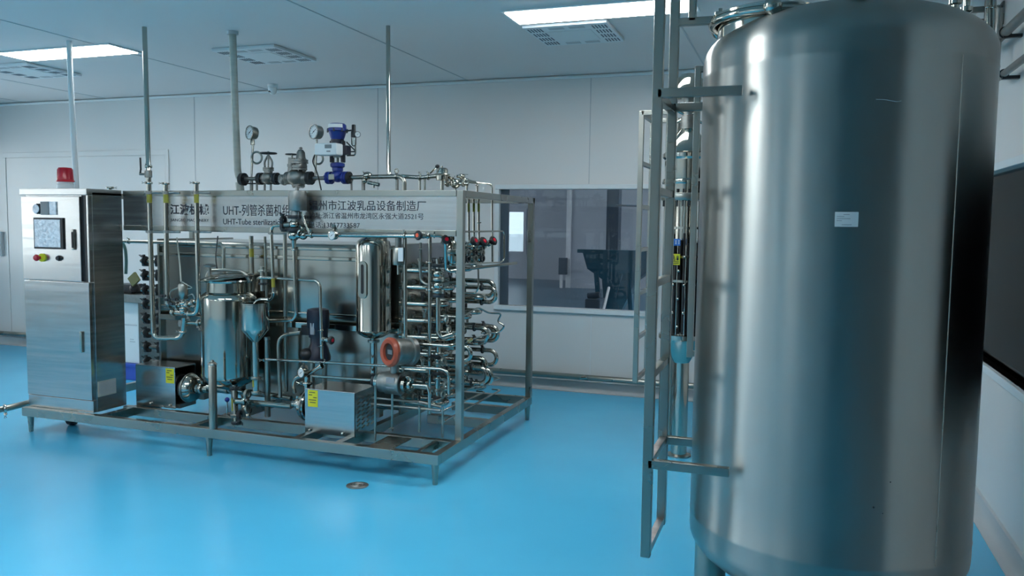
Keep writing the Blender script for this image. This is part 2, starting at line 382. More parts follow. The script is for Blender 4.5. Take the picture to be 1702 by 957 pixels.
# paper label curved onto the shell
la, lb = on_tank(1388, 352), on_tank(1426, 377)
A0, A1 = math.atan2(la.y-TC.y, la.x-TC.x), math.atan2(lb.y-TC.y, lb.x-TC.x)
mb = MB(); k = 8; vs = []; fs = []
for off in (.0004, .0012):
    for z in (la.z, lb.z): vs += [shell_pt(A0+(A1-A0)*i/k, z, off) for i in range(k+1)]
m = k+1
for i in range(k): fs += [(2*m+i, 2*m+i+1, 3*m+i+1, 3*m+i)]
fs += [(i, m+i, m+i+1, i+1) for i in range(k)] + [(i, i+1, 2*m+i+1, 2*m+i) for i in range(k)] + [(m+i, 3*m+i, 3*m+i+1, m+i+1) for i in range(k)] + [(0, 2*m, 3*m, m), (k, m+k, 3*m+k, 2*m+k)]
mb.add(vs, fs); lab = mb.build('paper_label', 'white', tank, label='small white paper label with faint print')
mb = MB()
for j, (u0, u1) in enumerate(((.36, .62), (.08, .40), (.08, .66), (.08, .30), (.30, .72))):
    z = la.z+(lb.z-la.z)*(.17+.14*j if j < 4 else .86); pts = [shell_pt(A0+(A1-A0)*(u0+(u1-u0)*i/4), z, .0012) for i in range(5)]
    mb.sweep(pts, .0009, 4)
mb.build('print_lines', 'greyink', lab)
mb = MB().sweep([on_tank(x, y) for x, y in ((1456, 165), (1470, 165.5), (1482, 167.5), (1490, 169), (1498, 168))], .0013, 5); mb.build('scratch_mark', 'seam', tank)
for x, y, rr in ((1452, 843, .0035), (1467, 853, .0022), (1480, 801, .0025)): MB().ball(on_tank(x, y), rr, n=8, k=5).build('dent_mark', 'iron', tank)
# manway, seen from below at the upper left of the dome
MC = Vector((TC.x-.268, TC.y-.12, 0)); MRD = .20
mb = MB().lathe((MC.x, MC.y, 0), (0, 0, 1), [(MRD, TZ1+.005), (MRD, 2.385), (MRD-.01, 2.385), (MRD-.01, TZ1+.005)], 48); mb.build('manway_neck', 'polish', tank)
mb = MB().torus((MC.x, MC.y, 2.388), (0, 0, 1), MRD+.022, .016, 56, 10); mb.build('manway_ring', 'polish', tank)
mb = MB().lathe((MC.x, MC.y, 2.402), (0, 0, 1), [(MRD+.03, 0), (MRD+.03, .008), (MRD-.03, .03), (0, .06)], 48); mb.build('manway_lid', 'polish', tank)
for i in range(3):
    a = -PI/2+.05+i*2*PI/3; c = Vector((MC.x+(MRD+.03)*math.cos(a), MC.y+(MRD+.03)*math.sin(a), 2.395))
    b = MB().cyl(c-Vector((0, 0, .03)), c+Vector((0, 0, .09)), .008, n=10).ball(c-Vector((0, 0, .0)), .034).box(c+Vector((-.02, -.02, .058)), c+Vector((.02, .02, .076)), .004); b.build('manway_clamp', 'polish', tank)
# small nozzle on the crown and the vent pipes on the far side
c = P(1430, 6, 3.12); MB().cyl((c.x, c.y, 2.36), (c.x, c.y, 2.50), .022, n=16).lathe((c.x, c.y, 2.385), (0, 0, 1), [(.022, 0), (.036, .004), (.036, .02), (.022, .024)], 20).build('nozzle', 'polish', tank)
for x, y, Y in ((1588, 5, 3.42), (1607, 5, 3.55)):
    c = P(x, y, Y); MB().cyl((c.x, c.y, 2.27), (c.x, c.y, 2.62), .012, n=14).lathe((c.x, c.y, 2.42), (0, 0, 1), [(.012, 0), (.022, .004), (.022, .02), (.012, .024)], 18).build('nozzle', 'polish', tank)
for a in (202, 292, 22, 112):
    a = math.radians(a); x, y = TC.x+.462*math.cos(a), TC.y+.462*math.sin(a)
    lg = MB().cyl((x, y, .03), (x, y, .40), .062, n=28).build('leg', 'steel', tank)
    MB().lathe((x, y, 0), (0, 0, 1), [(0, 0), (.09, 0), (.09, .014), (.045, .035), (0, .035)], 28).build('foot_plate', 'steel', lg)

def ladder(name, label, X, Y0, Y1, z0, z1, rungs, w, brk, reach, top_to=None):
    t = thing(name, label, 'ladder', (X, (Y0+Y1)/2, z0))
    for y in (Y0, Y1): MB().bar((X, y, z0), (X, y, z1), w, w*.85).build('rail', 'steel', t)
    for z in rungs: MB().bar((X, Y0, z), (X, Y1, z), w*.8, w*.8).build('rung', 'rust' if z < .9 else 'steel', t)
    for (y, z) in brk: MB().bar((X, y, z), (X+reach, y, z), w*.85, w*.9).build('bracket', 'steel', t)
    return t
LX = -.513
rz = [.352, .70, 1.04, 1.385, 1.73, 2.075]
ld = ladder('tank_ladder', 'square tube steel ladder fixed to the left side of the large tank', LX, 3.05, 3.42, .335, 2.62, rz, .037,
            [(3.05, 2.085), (3.42, 2.085), (3.05, .70), (3.42, .70)], .30)
for i, q in enumerate(ld.children):
    pass
# top loop of the far rail
p0 = P(1117, 14, 3.55); MB().bar((LX, 3.42, 2.425), (LX+.18, 3.42, 2.425), .03).bar((LX+.07, 3.42, 2.425), (LX+.07, 3.42, 2.70), .03).build('top_hoop', 'steel', ld)

# ================================================================== CEILING THINGS
LAMPS = [(-5.93, 5.405), (-1.30, 5.365), (-9.2, 1.9), (-3.6, 1.9), (-2.1, 2.6), (-5.93, -1.6), (-8.6, -1.6), (-3.4, -1.7)]  # first two are in view, the rest are added out of view for light
for i, (x, y) in enumerate(LAMPS):
    lb = ['glowing LED ceiling panel at the far left above the control cabinet', 'glowing LED ceiling panel above the back window and grilled air vent'][i] if i < 2 else 'LED ceiling panel behind the viewer, outside the photo'
    t = thing('ceiling_light_panel', lb, 'ceiling light', (x, y, ZC-.012), 'LED ceiling panels')
    MB().box((x-.63, y-.18, ZC-.012), (x+.63, y+.18, ZC), .003).build('frame', 'trim', t)
    MB().box((x-.605, y-.155, ZC-.016), (x+.605, y+.155, ZC-.006)).build('diffuser', 'led', t)
for x, y, lb in ((-4.32, 5.93, 'white square ceiling air vent behind the grey lagged steam pipe'),
                 (-1.61, 5.90, 'white square ceiling air vent just below the right LED panel'),
                 (-6.98, 5.94, 'white square ceiling air vent cut by the left photo edge')):
    t = thing('ceiling_air_vent', lb, 'air vent', (x, y, ZC-.03), 'square ceiling air vents'); h = .305
    pl = MB().box((x-h, y-h, ZC-.026), (x+h, y+h, ZC-.001), .006).build('panel', 'trim', t)
    MB().box((x-.155, y-.155, ZC-.030), (x+.155, y+.155, ZC-.024), .003).build('centre_plate', 'white', t)
    for sx in (-1, 1):
        for k in range(4):
            yy = y-.21+.14*k; mb = MB()
            for j in range(5): mb.box((x+sx*.235-.045+.0225*j-.005, yy-.045, ZC-.0275), (x+sx*.235-.045+.0225*j+.005, yy+.045, ZC-.0255))
            mb.build('slot_grille', 'hall_dark', t)
    for sy in (-1, 1):
        for xx in (x-.075, x+.075): MB().box((xx-.055, y+sy*.235-.03, ZC-.0275), (xx+.055, y+sy*.235+.03, ZC-.0255)).build('side_grille', 'seam', t)
c = P(453, 140, Z=ZC)
t = thing('dome_camera', 'small white dome security camera hanging from the ceiling', 'security camera', (c.x, c.y, ZC-.1))
MB().lathe((c.x, c.y, ZC), (0, 0, -1), [(0, 0), (.052, 0), (.052, .03), (.045, .036), (0, .036)], 28).build('base', 'white', t)
b = MB().lathe((c.x, c.y, ZC-.034), (0, 0, -1), [(0, 0), (.046, 0), (.047, .015), (.04, .045), (.024, .066), (0, .074)], 28).build('housing', 'white', t)
d = Vector((-.25, -.7, -.66)).normalized(); q = Vector((c.x, c.y, ZC-.052))
MB().cyl(q+d*.028, q+d*.048, .016, n=16).build('lens', 'black', t)

# ================================================================== STERILIZER SKID: frame, header, lettering
BZ0, BZ1, XF0, XF1 = .127, .192, -5.43, -2.026
sk = thing('skid_frame', 'stainless steel machine skid frame with engraved header sign on short feet', 'machine frame', (-3.7, 5.35, 0))
def beam(name, a, b): return MB().box(a, b, .004).build(name, 'steel', sk)
beam('front_beam', (XF0, 4.45, BZ0), (XF1, 4.50, BZ1)); beam('middle_beam', (-4.78, 4.765, BZ0), (XF1-.05, 4.815, BZ1)); beam('back_beam', (XF0, 6.25, BZ0), (XF1, 6.30, BZ1))
beam('end_beam', (XF1-.05, 4.50, BZ0), (XF1, 6.25, BZ1)); beam('end_beam', (XF0, 4.50, BZ0), (XF0+.05, 6.25, BZ1))
for x, w in ((-4.70, .05), (-3.9, .05), (-3.06, .05), (-2.75, .05)):
    beam('cross_beam', (x-w/2, 4.50, BZ0), (x+w/2, 4.765, BZ1-.001)); beam('cross_beam', (x-w/2, 4.815, BZ0), (x+w/2, 6.25, BZ1-.001))
beam('cross_plate', (-2.53, 4.50, BZ1-.012), (-2.36, 4.765, BZ1-.002)); beam('cross_plate', (-2.20, 4.50, BZ0+.01), (-2.17, 4.765, BZ1-.002))
beam('cross_beam', (-2.55, 5.4, BZ0), (-2.08, 5.45, BZ1-.001)); beam('cross_beam', (-2.55, 5.85, BZ0), (-2.08, 5.90, BZ1-.001))
for x, y in ((-5.40, 4.50), (-3.745, 4.475), (XF1-.03, 4.475), (XF1-.03, 6.27), (-5.40, 6.27), (-3.745, 6.27)):
    MB().lathe((x, y, 0), (0, 0, 1), [(0, 0), (.016, 0), (.017, .03), (.024, BZ0), (0, BZ0)], 18).build('foot', 'steel', sk)
cw = MB().cyl((-5.31, 4.76, .045), (-5.25, 4.76, .045), .045, n=28, bev=.008).build('caster_wheel', 'black', sk); MB().box((-5.32, 4.73, .05), (-5.24, 4.79, BZ0), .006).build('caster_fork', 'steel', sk)
MB().box((-5.43, 4.70, BZ0), (-5.16, 4.82, BZ0+.012), .003).build('caster_plate', 'steel', sk)
PXL, PXR = XF1-.046, XF1
for y in (4.81, 6.255): MB().box((PXL, y, BZ1), (PXR, y+.045, 1.812), .004).build('post', 'steel', sk)
for y in (6.255,): MB().box((XF0, y, BZ1), (XF0+.045, y+.045, 1.812), .004).build('post', 'steel', sk)
beam('top_rail', (PXL, 4.855, 1.768), (PXR, 6.255, 1.812)); beam('top_rail', (XF0, 6.255, 1.768), (PXR, 6.30, 1.812)); beam('top_rail', (XF0, 4.82, 1.768), (XF0+.045, 6.255, 1.812))
HX0, HX1 = -4.775, PXL
hd = MB().box((HX0, 4.812, 1.553), (HX1, 4.83, 1.772)).build('header_panel', 'sheet', sk)
beam('header_rail', (HX0, 4.806, 1.770), (HX1, 4.85, 1.812)); beam('header_rail', (HX0, 4.806, 1.517), (HX1, 4.85, 1.555))
beam('shelf_plate', (-2.55, 4.90, 1.79), (PXL, 5.7, 1.80))
FY = 4.8112
def sign(body, x0, yt, x1, yb, bold=0., m='ink'):
    a, b = P(x0, yb, FY), P(x1, yb, FY); h = P((x0+x1)/2, yt, FY).z-P((x0+x1)/2, yb, FY).z
    text(body, m, hd, (a.x, FY, (a.z+b.z)/2), (1, 0, 0), (0, 0, 1), b.x-a.x, h, bold)
sign('江波机械', 283, 339, 347, 357, .022); sign('JIANGBO MACHINERY', 283, 363.5, 347, 369.5)
sign('UHT-列管杀菌机组', 371, 339.5, 482, 359, .004); sign('UHT-Tube sterilization', 371, 364, 471, 373.5, .004)
sign('温州市江波乳品设备制造厂', 514, 333, 708, 350, .004); sign('地址:浙江省温州市龙湾区永强大道2521号', 514, 353.5, 704, 364); sign('电话:13857733587', 514, 368.5, 598, 379)

# ================================================================== CONTROL CABINET
CX0, CX1, CY0, CY1 = -5.42, -4.785, 4.50, 4.808
cb = thing('control_cabinet', 'tall stainless steel control cabinet with touchscreen under crumpled film', 'cabinet', ((CX0+CX1)/2, (CY0+CY1)/2, BZ1))
zs = P(100, 468, 4.5).z; zp = P(100, 660, 4.5).z
MB().box((CX0, CY0+.035, BZ1), (CX1, CY1, 1.79), .003).build('body', 'sheet', cb)
MB().box((CX0-.006, CY0-.012, 1.768), (CX1+.0, CY1, 1.814), .004).build('lid', 'sheet', cb)
ud = MB().box((CX0, CY0-.006, zs+.006), (CX1-.075, CY0+.03, 1.758), .005).build('upper_door', 'sheet', cb)
MB().box((CX1-.075, CY0+.012, zs+.004), (CX1-.022, CY0+.036, 1.766)).build('door_gap', 'black', cb)
MB().box((CX1-.022, CY0+.003, zs+.004), (CX1-.004, CY0+.036, 1.766), .002).build('door_jamb', 'sheet', cb)
ldr = MB().box((CX0, CY0-.002, zp), (CX1-.012, CY0+.034, zs), .004).build('lower_door', 'sheet', cb)
MB().box((CX0, CY0+.004, BZ1), (CX1-.006, CY0+.036, zp-.004), .003).build('plinth', 'sheet', cb)
DY = CY0-.006
def pan(name, x0, y0, x1, y1, m, parent, th=.006, Y=None, bev=.002, **k):
    Y = DY if Y is None else Y; a, b = P(x0, y1, Y), P(x1, y0, Y)
    return MB().box((a.x, Y-th, a.z), (b.x, Y+.004, b.z), bev).build(name, m, parent, **k)
sc = pan('touchscreen', 59, 362, 106, 413, 'black', ud, .012); pan('screen_film', 61, 365, 102, 410, 'film', ud, .016, label='crumpled silvery protective film')
pan('panel_meter', 70, 335, 83, 357, 'lcd', ud, .014); pan('meter_film', 83, 335, 94, 357, 'film', ud, .009)
c = P(61.5, 347, DY); MB().torus(c+Vector((0, -.005, 0)), (0, 1, 0), .030, .006).cyl(c, c+Vector((0, -.012, 0)), .028, n=28).build('round_switch', 'film', ud)
MB().torus(c+Vector((.004, -.008, 0)), (0, 1, 0), .034, .006, a0=-1.4, a1=1.4, u=(1, 0, 0)).build('switch_shade', 'black', ud)
c = P(123, 398, DY); MB().box(c+Vector((-.012, -.016, -.075)), c+Vector((.012, 0, .075)), .008).build('door_handle', 'polish', ud)
MB().box(c+Vector((-.006, -.019, -.06)), c+Vector((.009, -.014, .055)), .003).build('handle_recess', 'black', ud)
c = P(71, 428, DY); MB().cyl(c, c+Vector((0, -.012, 0)), .030, n=28).build('stop_button_plate', 'yellow', ud)
c2 = c+Vector((-.012, 0, 0)); MB().lathe(c2, (0, -1, 0), [(.012, 0), (.012, .03), (.022, .034), (.024, .045), (.018, .055), (0, .057)], 24).build('stop_button', 'red', ud)
c = P(99, 429, DY); MB().lathe(c, (0, -1, 0), [(0, 0), (.021, 0), (.021, .008), (.015, .010), (.015, .022), (0, .024)], 24).build('push_button', 'black', ud)
c = P(137, 568, CY0); MB().box(c+Vector((-.011, -.02, -.078)), c+Vector((.011, -.002, .078)), .009).build('door_handle', 'polish', ldr)
a, b = P(163, 660, X=CX1), P(192, 628, X=CX1)
y0, y1 = min(a.y, b.y), min(max(a.y, b.y), CY1-.02); z0, z1 = min(a.z, b.z), max(a.z, b.z)
g = MB().box((CX1-.002, y0, z0), (CX1+.006, y1, z1), .002).build('vent_grille', 'lag', cb); mb = MB()
for k in range(13): zz = z0+.012+(z1-z0-.024)*k/12; mb.box((CX1+.005, y0+.008, zz-.002), (CX1+.009, y1-.008, zz+.002))
mb.build('grille_slats', 'seam', g)
c = P(109, 312, 4.66); c.z = 1.814
t = thing('beacon_light', 'red warning beacon with white base on top of the cabinet', 'warning light', c)
MB().lathe(c, (0, 0, 1), [(0, 0), (.058, 0), (.058, .035), (.054, .04), (.054, .055), (.05, .058), (0, .058)], 32).build('base', 'white', t)
MB().lathe(c+Vector((0, 0, .056)), (0, 0, 1), [(0, 0), (.062, 0), (.062, .01), (.057, .014), (.053, .09), (.044, .104), (0, .11)], 32).build('dome', 'red', t)

# ================================================================== BUILDERS FOR PIPEWORK
def clamp_mb(mb, c, d, r, wing=(0, 0, 1), s=1.0, loop=True):     # sanitary clamp with its wing nut
    c = Vector(c); d = Vector(d).normalized(); w = Vector(wing); w = (w-d*w.dot(d))
    if w.length < .1: w = Vector((0, -1, 0))-d*(-d.y)
    w.normalize(); R = r*1.55*s; h = r*.42*s
    mb.lathe(c-d*h, d, [(r*.9, 0), (R*.92, 0), (R, h*.5), (R, h*1.5), (R*.92, 2*h), (r*.9, 2*h)], 18)
    t = d.cross(w); k = r*.55*s
    for sg in (-1, 1): mb._obox(c+w*(R+k*.3)+t*sg*k*.35, t, d, w, (k*.4, h*2.2, k*1.5), .001)
    mb.cyl(c+w*(R+k*.4)-t*k*1.2, c+w*(R+k*.4)+t*k*1.6, k*.22, n=8)
    if loop:
        q = c+w*(R+k*.4)+t*k*1.7; a = [q, q+w*k*1.7+t*k*.5-d*k*.7, q+w*k*1.7+t*k*.5+d*k*.7, q]
        mb.sweep([a[0], a[1], a[2], a[0]], k*.22, 6)
    return mb
def seg_dir(pts, q):
    best = None
    for a, b in zip(pts, pts[1:]):
        d = b-a; t = max(0, min(1, (q-a).dot(d)/max(d.length_squared, 1e-9))); e = (a+d*t-q).length
        if best is None or e < best[0]: best = (e, a+d*t, d.normalized())
    return best[1], best[2]
def V3(q): return Vector(q) if isinstance(q, Vector) else P(*q)
def pipe(name, label, pts, rpx, m='polish', clamps=(), tapes=(), clips=(), cat='pipe', bend=None, group=None, wing=(0, 0, 1), n=14):
    pts3 = [V3(q) for q in pts]; q0 = pts[0]
    r = rpx if rpx < .2 else L(rpx, q0[0], q0[1], q0[2])
    lo = min(pts3, key=lambda q: q.z)
    t = thing(name, label, cat, lo, group)
    MB().tube(pts3, r, bend, n).build('tube', m, t)
    for q in clamps:
        c, d = seg_dir(pts3, V3(q)); clamp_mb(MB(), c, d, r, wing).build('clamp', 'polish', t)
    for q in tapes:
        c, d = seg_dir(pts3, V3(q)); MB().lathe(c-d*.03, d, [(r*.9, 0), (r*1.06, 0), (r*1.06, .06), (r*.9, .06)], 14).build('tape_band', 'tape', t)
    for q in clips:
        c, d = seg_dir(pts3, V3(q)); e = Vector((1, .35, 0)).normalized()
        MB().lathe(c-d*r*.6, d, [(r*.9, 0), (r*1.35, 0), (r*1.35, r*1.2), (r*.9, r*1.2)], 14).cyl(c, c+e*.10, r*.55, n=10).ball(c-e*r*1.5, r*.5, n=10, k=6).build('standoff_clip', 'cast', t)
    return t
def gauge(name, label, c, nrm, r, m='cast', cat='pressure gauge', depth=.045):
    c = Vector(c); nrm = Vector(nrm).normalized(); t = thing(name, label, cat, c)
    MB().lathe(c-nrm*depth, nrm, [(0, 0), (r*.9, 0), (r*.96, depth*.3), (r*.96, depth*.8), (r*1.08, depth*.85), (r*1.08, depth), (r*.93, depth*1.02), (r*.93, depth*.85), (0, depth*.85)], 32).build('case', m, t)
    f = MB().lathe(c-nrm*depth*.12, nrm, [(0, 0), (r*.93, 0), (r*.93, .002), (0, .002)], 32).build('dial_face', 'white', t)
    _, u, v = basis(nrm); up = Vector((0, 0, 1)); up = (up-nrm*up.dot(nrm)).normalized(); rt = up.cross(nrm).normalized(); z = c+nrm*(.003-depth*.12)
    mb = MB()
    for i in range(11):
        a = math.radians(225-27*i); e = rt*math.cos(a)+up*math.sin(a); mb.bar(z+e*r*.70, z+e*r*.86, r*.05, .001, nrm, 0)
    a = math.radians(215); e = rt*math.cos(a)+up*math.sin(a); mb.bar(z-e*r*.55, z+e*r*.5, r*.06, .0015, nrm, 0).cyl(z, z+nrm*.003, r*.09, n=12)
    mb.build('needle_and_scale', 'ink', f); return t
def knob_mb(c, d, r):                       # round scalloped hand knob
    return MB().lathe(c, d, [(0, 0), (r*.5, 0), (r*.55, r*.35), (r*.95, r*.4), (r, r*.7), (r*.8, r*.95), (0, r*.95)], 10)
def knob_valve(name, label, c, d, r, m='orange', body=True, blen=2.2):    # sample valve: body, stem, black knob with bright cap
    c = Vector(c); d = Vector(d).normalized(); t = thing(name, label, 'valve', c)
    MB().lathe(c, d, [(0, 0), (r*.55, 0), (r*.55, r*.5), (r*.35, r*.6), (r*.35, r*1.2), (r*.6, r*1.25), (r*.6, r*blen), (0, r*blen)], 18).build('body', 'polish', t)
    k = knob_mb(c+d*r*blen, d, r).build('knob', 'black', t)
    MB().lathe(c+d*(r*blen+r*.92), d, [(0, 0), (r*.42, 0), (r*.38, r*.1), (0, r*.12)], 20).build('knob_cap', m, k)
    return t
def flange_mb(mb, c, d, r, w, bolts=8):
    d = Vector(d).normalized(); c = Vector(c); _, u, v = basis(d)
    mb.lathe(c-d*w, d, [(0, 0), (r, 0), (r, w*.9), (r*.6, w*.95), (r*.6, w*1.05), (r, w*1.1), (r, w*2), (0, w*2)], 24)
    for i in range(bolts):
        a = 2*PI*(i+.5)/bolts; e = (u*math.cos(a)+v*math.sin(a))*r*.78
        mb.cyl(c+e-d*w*1.6, c+e+d*w*1.6, r*.09, n=6)
    return mb

# ================================================================== HEAT EXCHANGER CASING WITH ITS TUBE ENDS
SX0, SX1, SY0, SY1, SZ0, SZ1 = -4.70, -2.62, 5.10, 5.95, .27, 1.44
hx = thing('tubular_heat_exchanger', 'long mirror steel heat exchanger casing behind the small tanks on the skid', 'heat exchanger', ((SX0+SX1)/2, (SY0+SY1)/2, BZ1))
def rrect(y0, y1, z0, z1, r, k=6):
    out = []
    for cy, cz, a in ((y1-r, z1-r, 0), (y0+r, z1-r, 90), (y0+r, z0+r, 180), (y1-r, z0+r, 270)):
        for i in range(k+1): b = math.radians(a+90*i/k); out.append((cy+r*math.cos(b), cz+r*math.sin(b)))
    return out
def band(name, x0, x1, e, z0, z1, r, m='casing'):
    return MB().prism([(x0, y, z) for y, z in rrect(SY0-e, SY1+e, z0, z1, r)], (x1-x0, 0, 0)).build(name, m, hx)
band('upper_casing', SX0, SX1, 0, .86, SZ1, .05); band('lower_casing', SX0, SX1, -.012, SZ0, .855, .02)
for z, e, h in ((1.405, .012, .012), (1.335, .016, .014), (.93, .012, .010), (.845, .03, .022)):
    MB().box((SX0-.005, SY0-e, z-h), (SX1+.005, SY0+.02, z+h), .006).build('casing_band', 'polish', hx)
for x in (SX0-.02, SX1): MB().box((x, SY0-.02, SZ0-.02), (x+.02, SY1+.02, SZ1+.012), .004).build('end_plate', 'casing', hx)
for x in (-4.4, -3.6, -2.85):
    for y in (5.2, 5.8): MB().box((x-.03, y-.03, BZ1), (x+.03, y+.03, SZ0+.02), .003).build('support_leg', 'steel', hx)
ROWS = [1.275-.115*k for k in range(9)]; CL = [5.06+.155*k for k in range(6)]
ub0 = None
def ubend(x, sx, A, B, ext, r=.0185):        # U tube between two tube ends at plane x
    A = Vector((x, *A)); B = Vector((x, *B)); rad = (B-A).length/2; m = (A+B)/2; e = (B-A).normalized(); X = Vector((sx, 0, 0))
    pts = [A, A+X*ext]+[m+X*ext-e*rad*math.cos(PI*i/12)+X*rad*math.sin(PI*i/12) for i in range(1, 12)]+[B+X*ext, B]
    u = MB().sweep(pts, r, 12).build('u_bend', 'polish', hx)
    for q in (A, B):
        clamp_mb(MB(), q+X*(.035 if sx > 0 else .05), X, r, (0, -.35, 1), 1.0 if sx > 0 else 1.45).build('clamp', 'steel' if sx > 0 else 'iron', u)
    return u
xr = SX1+.02
for k in range(9):                             # right hand end: horizontal and upright bends by turns
    for j in range(0, 6, 2):
        if (j == 4 and k in (1, 4, 6)) : continue
        ubend(xr, 1, (CL[j], ROWS[k]), (CL[j+1], ROWS[k]), .20+.04*((k*2+j) % 3))
for j, k in ((5, 1), (5, 4), (4, 6), (4, 4)):
    ubend(xr, 1, (CL[j]+.02, ROWS[k]), (CL[j]+.02, ROWS[k]-.115), .34)
for k in range(9):
    for j in range(6):
        q = Vector((xr+.15+.012*((j*3+k) % 4), CL[j], ROWS[k]+.02)); b_ = MB().cyl(q, q+Vector((0, 0, .030)), .010, n=10)
        for sg in (-1, 1): b_.bar(q+Vector((0, sg*.004, .028)), q+Vector((sg*.016, 0, .060)), .005, .005, (0, 1, 0), 0)
        b_.bar(q+Vector((-.016, 0, .060)), q+Vector((.016, 0, .060)), .005, .005, (0, 1, 0), 0).build('wing_nut', 'iron' if (j+k) % 3 else 'steel', hx)
xl = SX0-.02
for k in range(9):                             # left hand end: straight ends with two dark clamps each, first pair joined by a bend
    z = ROWS[k]-.005; y = 5.16; u = MB().cyl((xl, y, z), (xl-.235, y, z), .0165, n=14, bev=.003).build('tube_end', 'polish', hx)
    for x in (xl-.06, xl-.19):
        clamp_mb(MB(), (x, y, z), (1, 0, 0), .019, (0, -.45, 1), 1.35).build('clamp', 'iron', u)
        MB().box((x-.026, y-.018, z-.042), (x+.030, y+.018, z-.012), .008).build('clamp_hinge', 'iron', u)
A_ = Vector((xl-.235, 5.16, ROWS[0]-.005)); R_ = .0575
MB().sweep([A_]+[A_+Vector((-R_*.8*math.sin(PI*i/12), 0, -R_+R_*math.cos(PI*i/12))) for i in range(13)], .014, 12).build('u_bend', 'iron', hx)

# ================================================================== PUMPS ON THE SKID
def pump_cover(t, x0, x1, y0, y1, z0, z1, m='sheet'):
    th = .004; mb = MB()
    mb.box((x0, y0, z0), (x1, y0+th, z1-.01)).box((x0, y1-th, z0), (x1, y1, z1-.01)).box((x0, y0, z1-.014), (x1, y1, z1-.004), .003)
    return mb.build('motor_cover', m, t)
def volute(t, c, d, R, w, m='polish'):
    c = Vector(c); d = Vector(d)
    MB().lathe(c, d, [(0, 0), (R*.6, 0), (R*.96, w*.12), (R, w*.25), (R*1.04, w*.28), (R*1.04, w*.42), (R*.98, w*.45), (R*.92, w*.75), (R*.7, w*.95), (R*.35, w), (R*.30, w*1.15), (0, w*1.15)], 36).build('pump_casing', m, t)
    MB().torus(c+d*w*.36, d, R*1.0, R*.07, 36, 8).build('clamp_band', 'cast', t)
    clamp_mb(MB(), c+d*(w*1.35), d, R*.27).build('inlet_clamp', 'polish', t)
    MB().cyl(c+d*w, c+d*(w*1.9), R*.25, n=18).build('inlet', 'polish', t)
p1 = thing('centrifugal_pump', 'left motor pump with steel cover and yellow sticker beside the control cabinet', 'pump', (-4.5, 4.95, BZ1), 'sanitary pumps')
z1 = P(258, 607, 4.84).z; x0, x1 = P(226, 640, 4.84).x, P(291, 640, 4.84).x
pc = pump_cover(p1, x0, x1, 4.84, 5.06, BZ1, z1)
MB().box((x0, 4.845, BZ1), (x0+.004, 5.055, z1-.012)).build('end_panel', 'sheet', p1)
MB().cyl((x0+.03, 4.95, BZ1+.16), (x1-.03, 4.95, BZ1+.16), .085, n=28, bev=.01).build('motor', 'black', p1)
def sticker(x0, y0, x1, y1, Y, par, name='warning_sticker'):
    a, b = P(x0, y1, Y), P(x1, y0, Y); s = MB().box((a.x, Y-.0015, a.z), (b.x, Y+.0005, b.z)).build(name, 'yellow', par, label='yellow sticker with dark print')
    mb = MB(); h = b.z-a.z; w = b.x-a.x
    for k, (u0, u1) in enumerate(((.15, .75), (.1, .45), (.55, .9), (.1, .85), (.2, .8))): zz = b.z-h*(.14+.15*k); mb.box((a.x+w*u0, Y-.002, zz-h*.03), (a.x+w*u1, Y-.0012, zz+h*.03))
    mb.build('print', 'olive', s)
sticker(276, 613, 289, 636, 4.84, p1)
volute(p1, (x1+.01, 4.94, BZ1+.145), (1, 0, 0), .105, .11)
MB().box((x0+.03, 4.86, BZ1-.001), (x1+.02, 5.04, BZ1+.03), .004).build('base_plate', 'cast', p1)
for x in (x0+.14, x1-.05): MB().ball((x, 4.835, BZ1+.022), .012).build('bolt', 'polish', p1)
p2 = thing('centrifugal_pump', 'right motor pump with louvred steel cover and yellow sticker at the front of the skid', 'pump', (-2.88, 4.75, BZ1), 'sanitary pumps')
z1 = P(550, 648, 4.62).z; x0, x1 = P(507, 680, 4.62).x, P(590, 680, 4.62).x
pump_cover(p2, x0, x1, 4.62, 4.90, BZ1, z1)
ep = MB().prism([(x1-.004, 4.62, BZ1), (x1-.004, 4.90, BZ1), (x1-.004, 4.90, z1-.012), (x1-.004, 4.62, z1-.012)], (.004, 0, 0)).build('louvred_end', 'sheet', p2)
for i in range(4):
    mb = MB()
    for k in range(8):
        y = 4.665+.063*i; z = BZ1+.05+.028*k; mb._obox(Vector((x1+.002, y, z)), Vector((1, 0, 0)), Vector((0, .93, .37)), Vector((0, -.37, .93)), (.008, .036, .008), .002)
    mb.build('louvre_row', 'steel', ep)
sticker(512, 649, 528, 675, 4.62, p2)
MB().cyl((x0+.03, 4.76, BZ1+.15), (x1-.03, 4.76, BZ1+.15), .08, n=28, bev=.01).build('motor', 'navy', p2)
MB().cyl((x0-.045, 4.76, BZ1+.15), (x0+.02, 4.76, BZ1+.15), .085, n=32, bev=.006).build('motor_flange', 'black', p2)
volute(p2, (x0-.045, 4.76, BZ1+.15), (-1, 0, 0), .10, .075)
MB().cyl((x0-.075, 4.76, BZ1+.22), (x0-.075, 4.76, BZ1+.36), .022, n=18).build('outlet', 'polish', p2)
clamp_mb(MB(), (x0-.075, 4.76, BZ1+.30), (0, 0, 1), .024, (-1, 0, 0)).build('outlet_clamp', 'polish', p2)
for x in (x0+.04, x1-.09): MB().ball((x, 4.612, BZ1+.02), .011).build('bolt', 'polish', p2)
MB().box((x0+.02, 4.64, BZ1-.001), (x1-.01, 4.88, BZ1+.02), .003).build('base_plate', 'cast', p2)

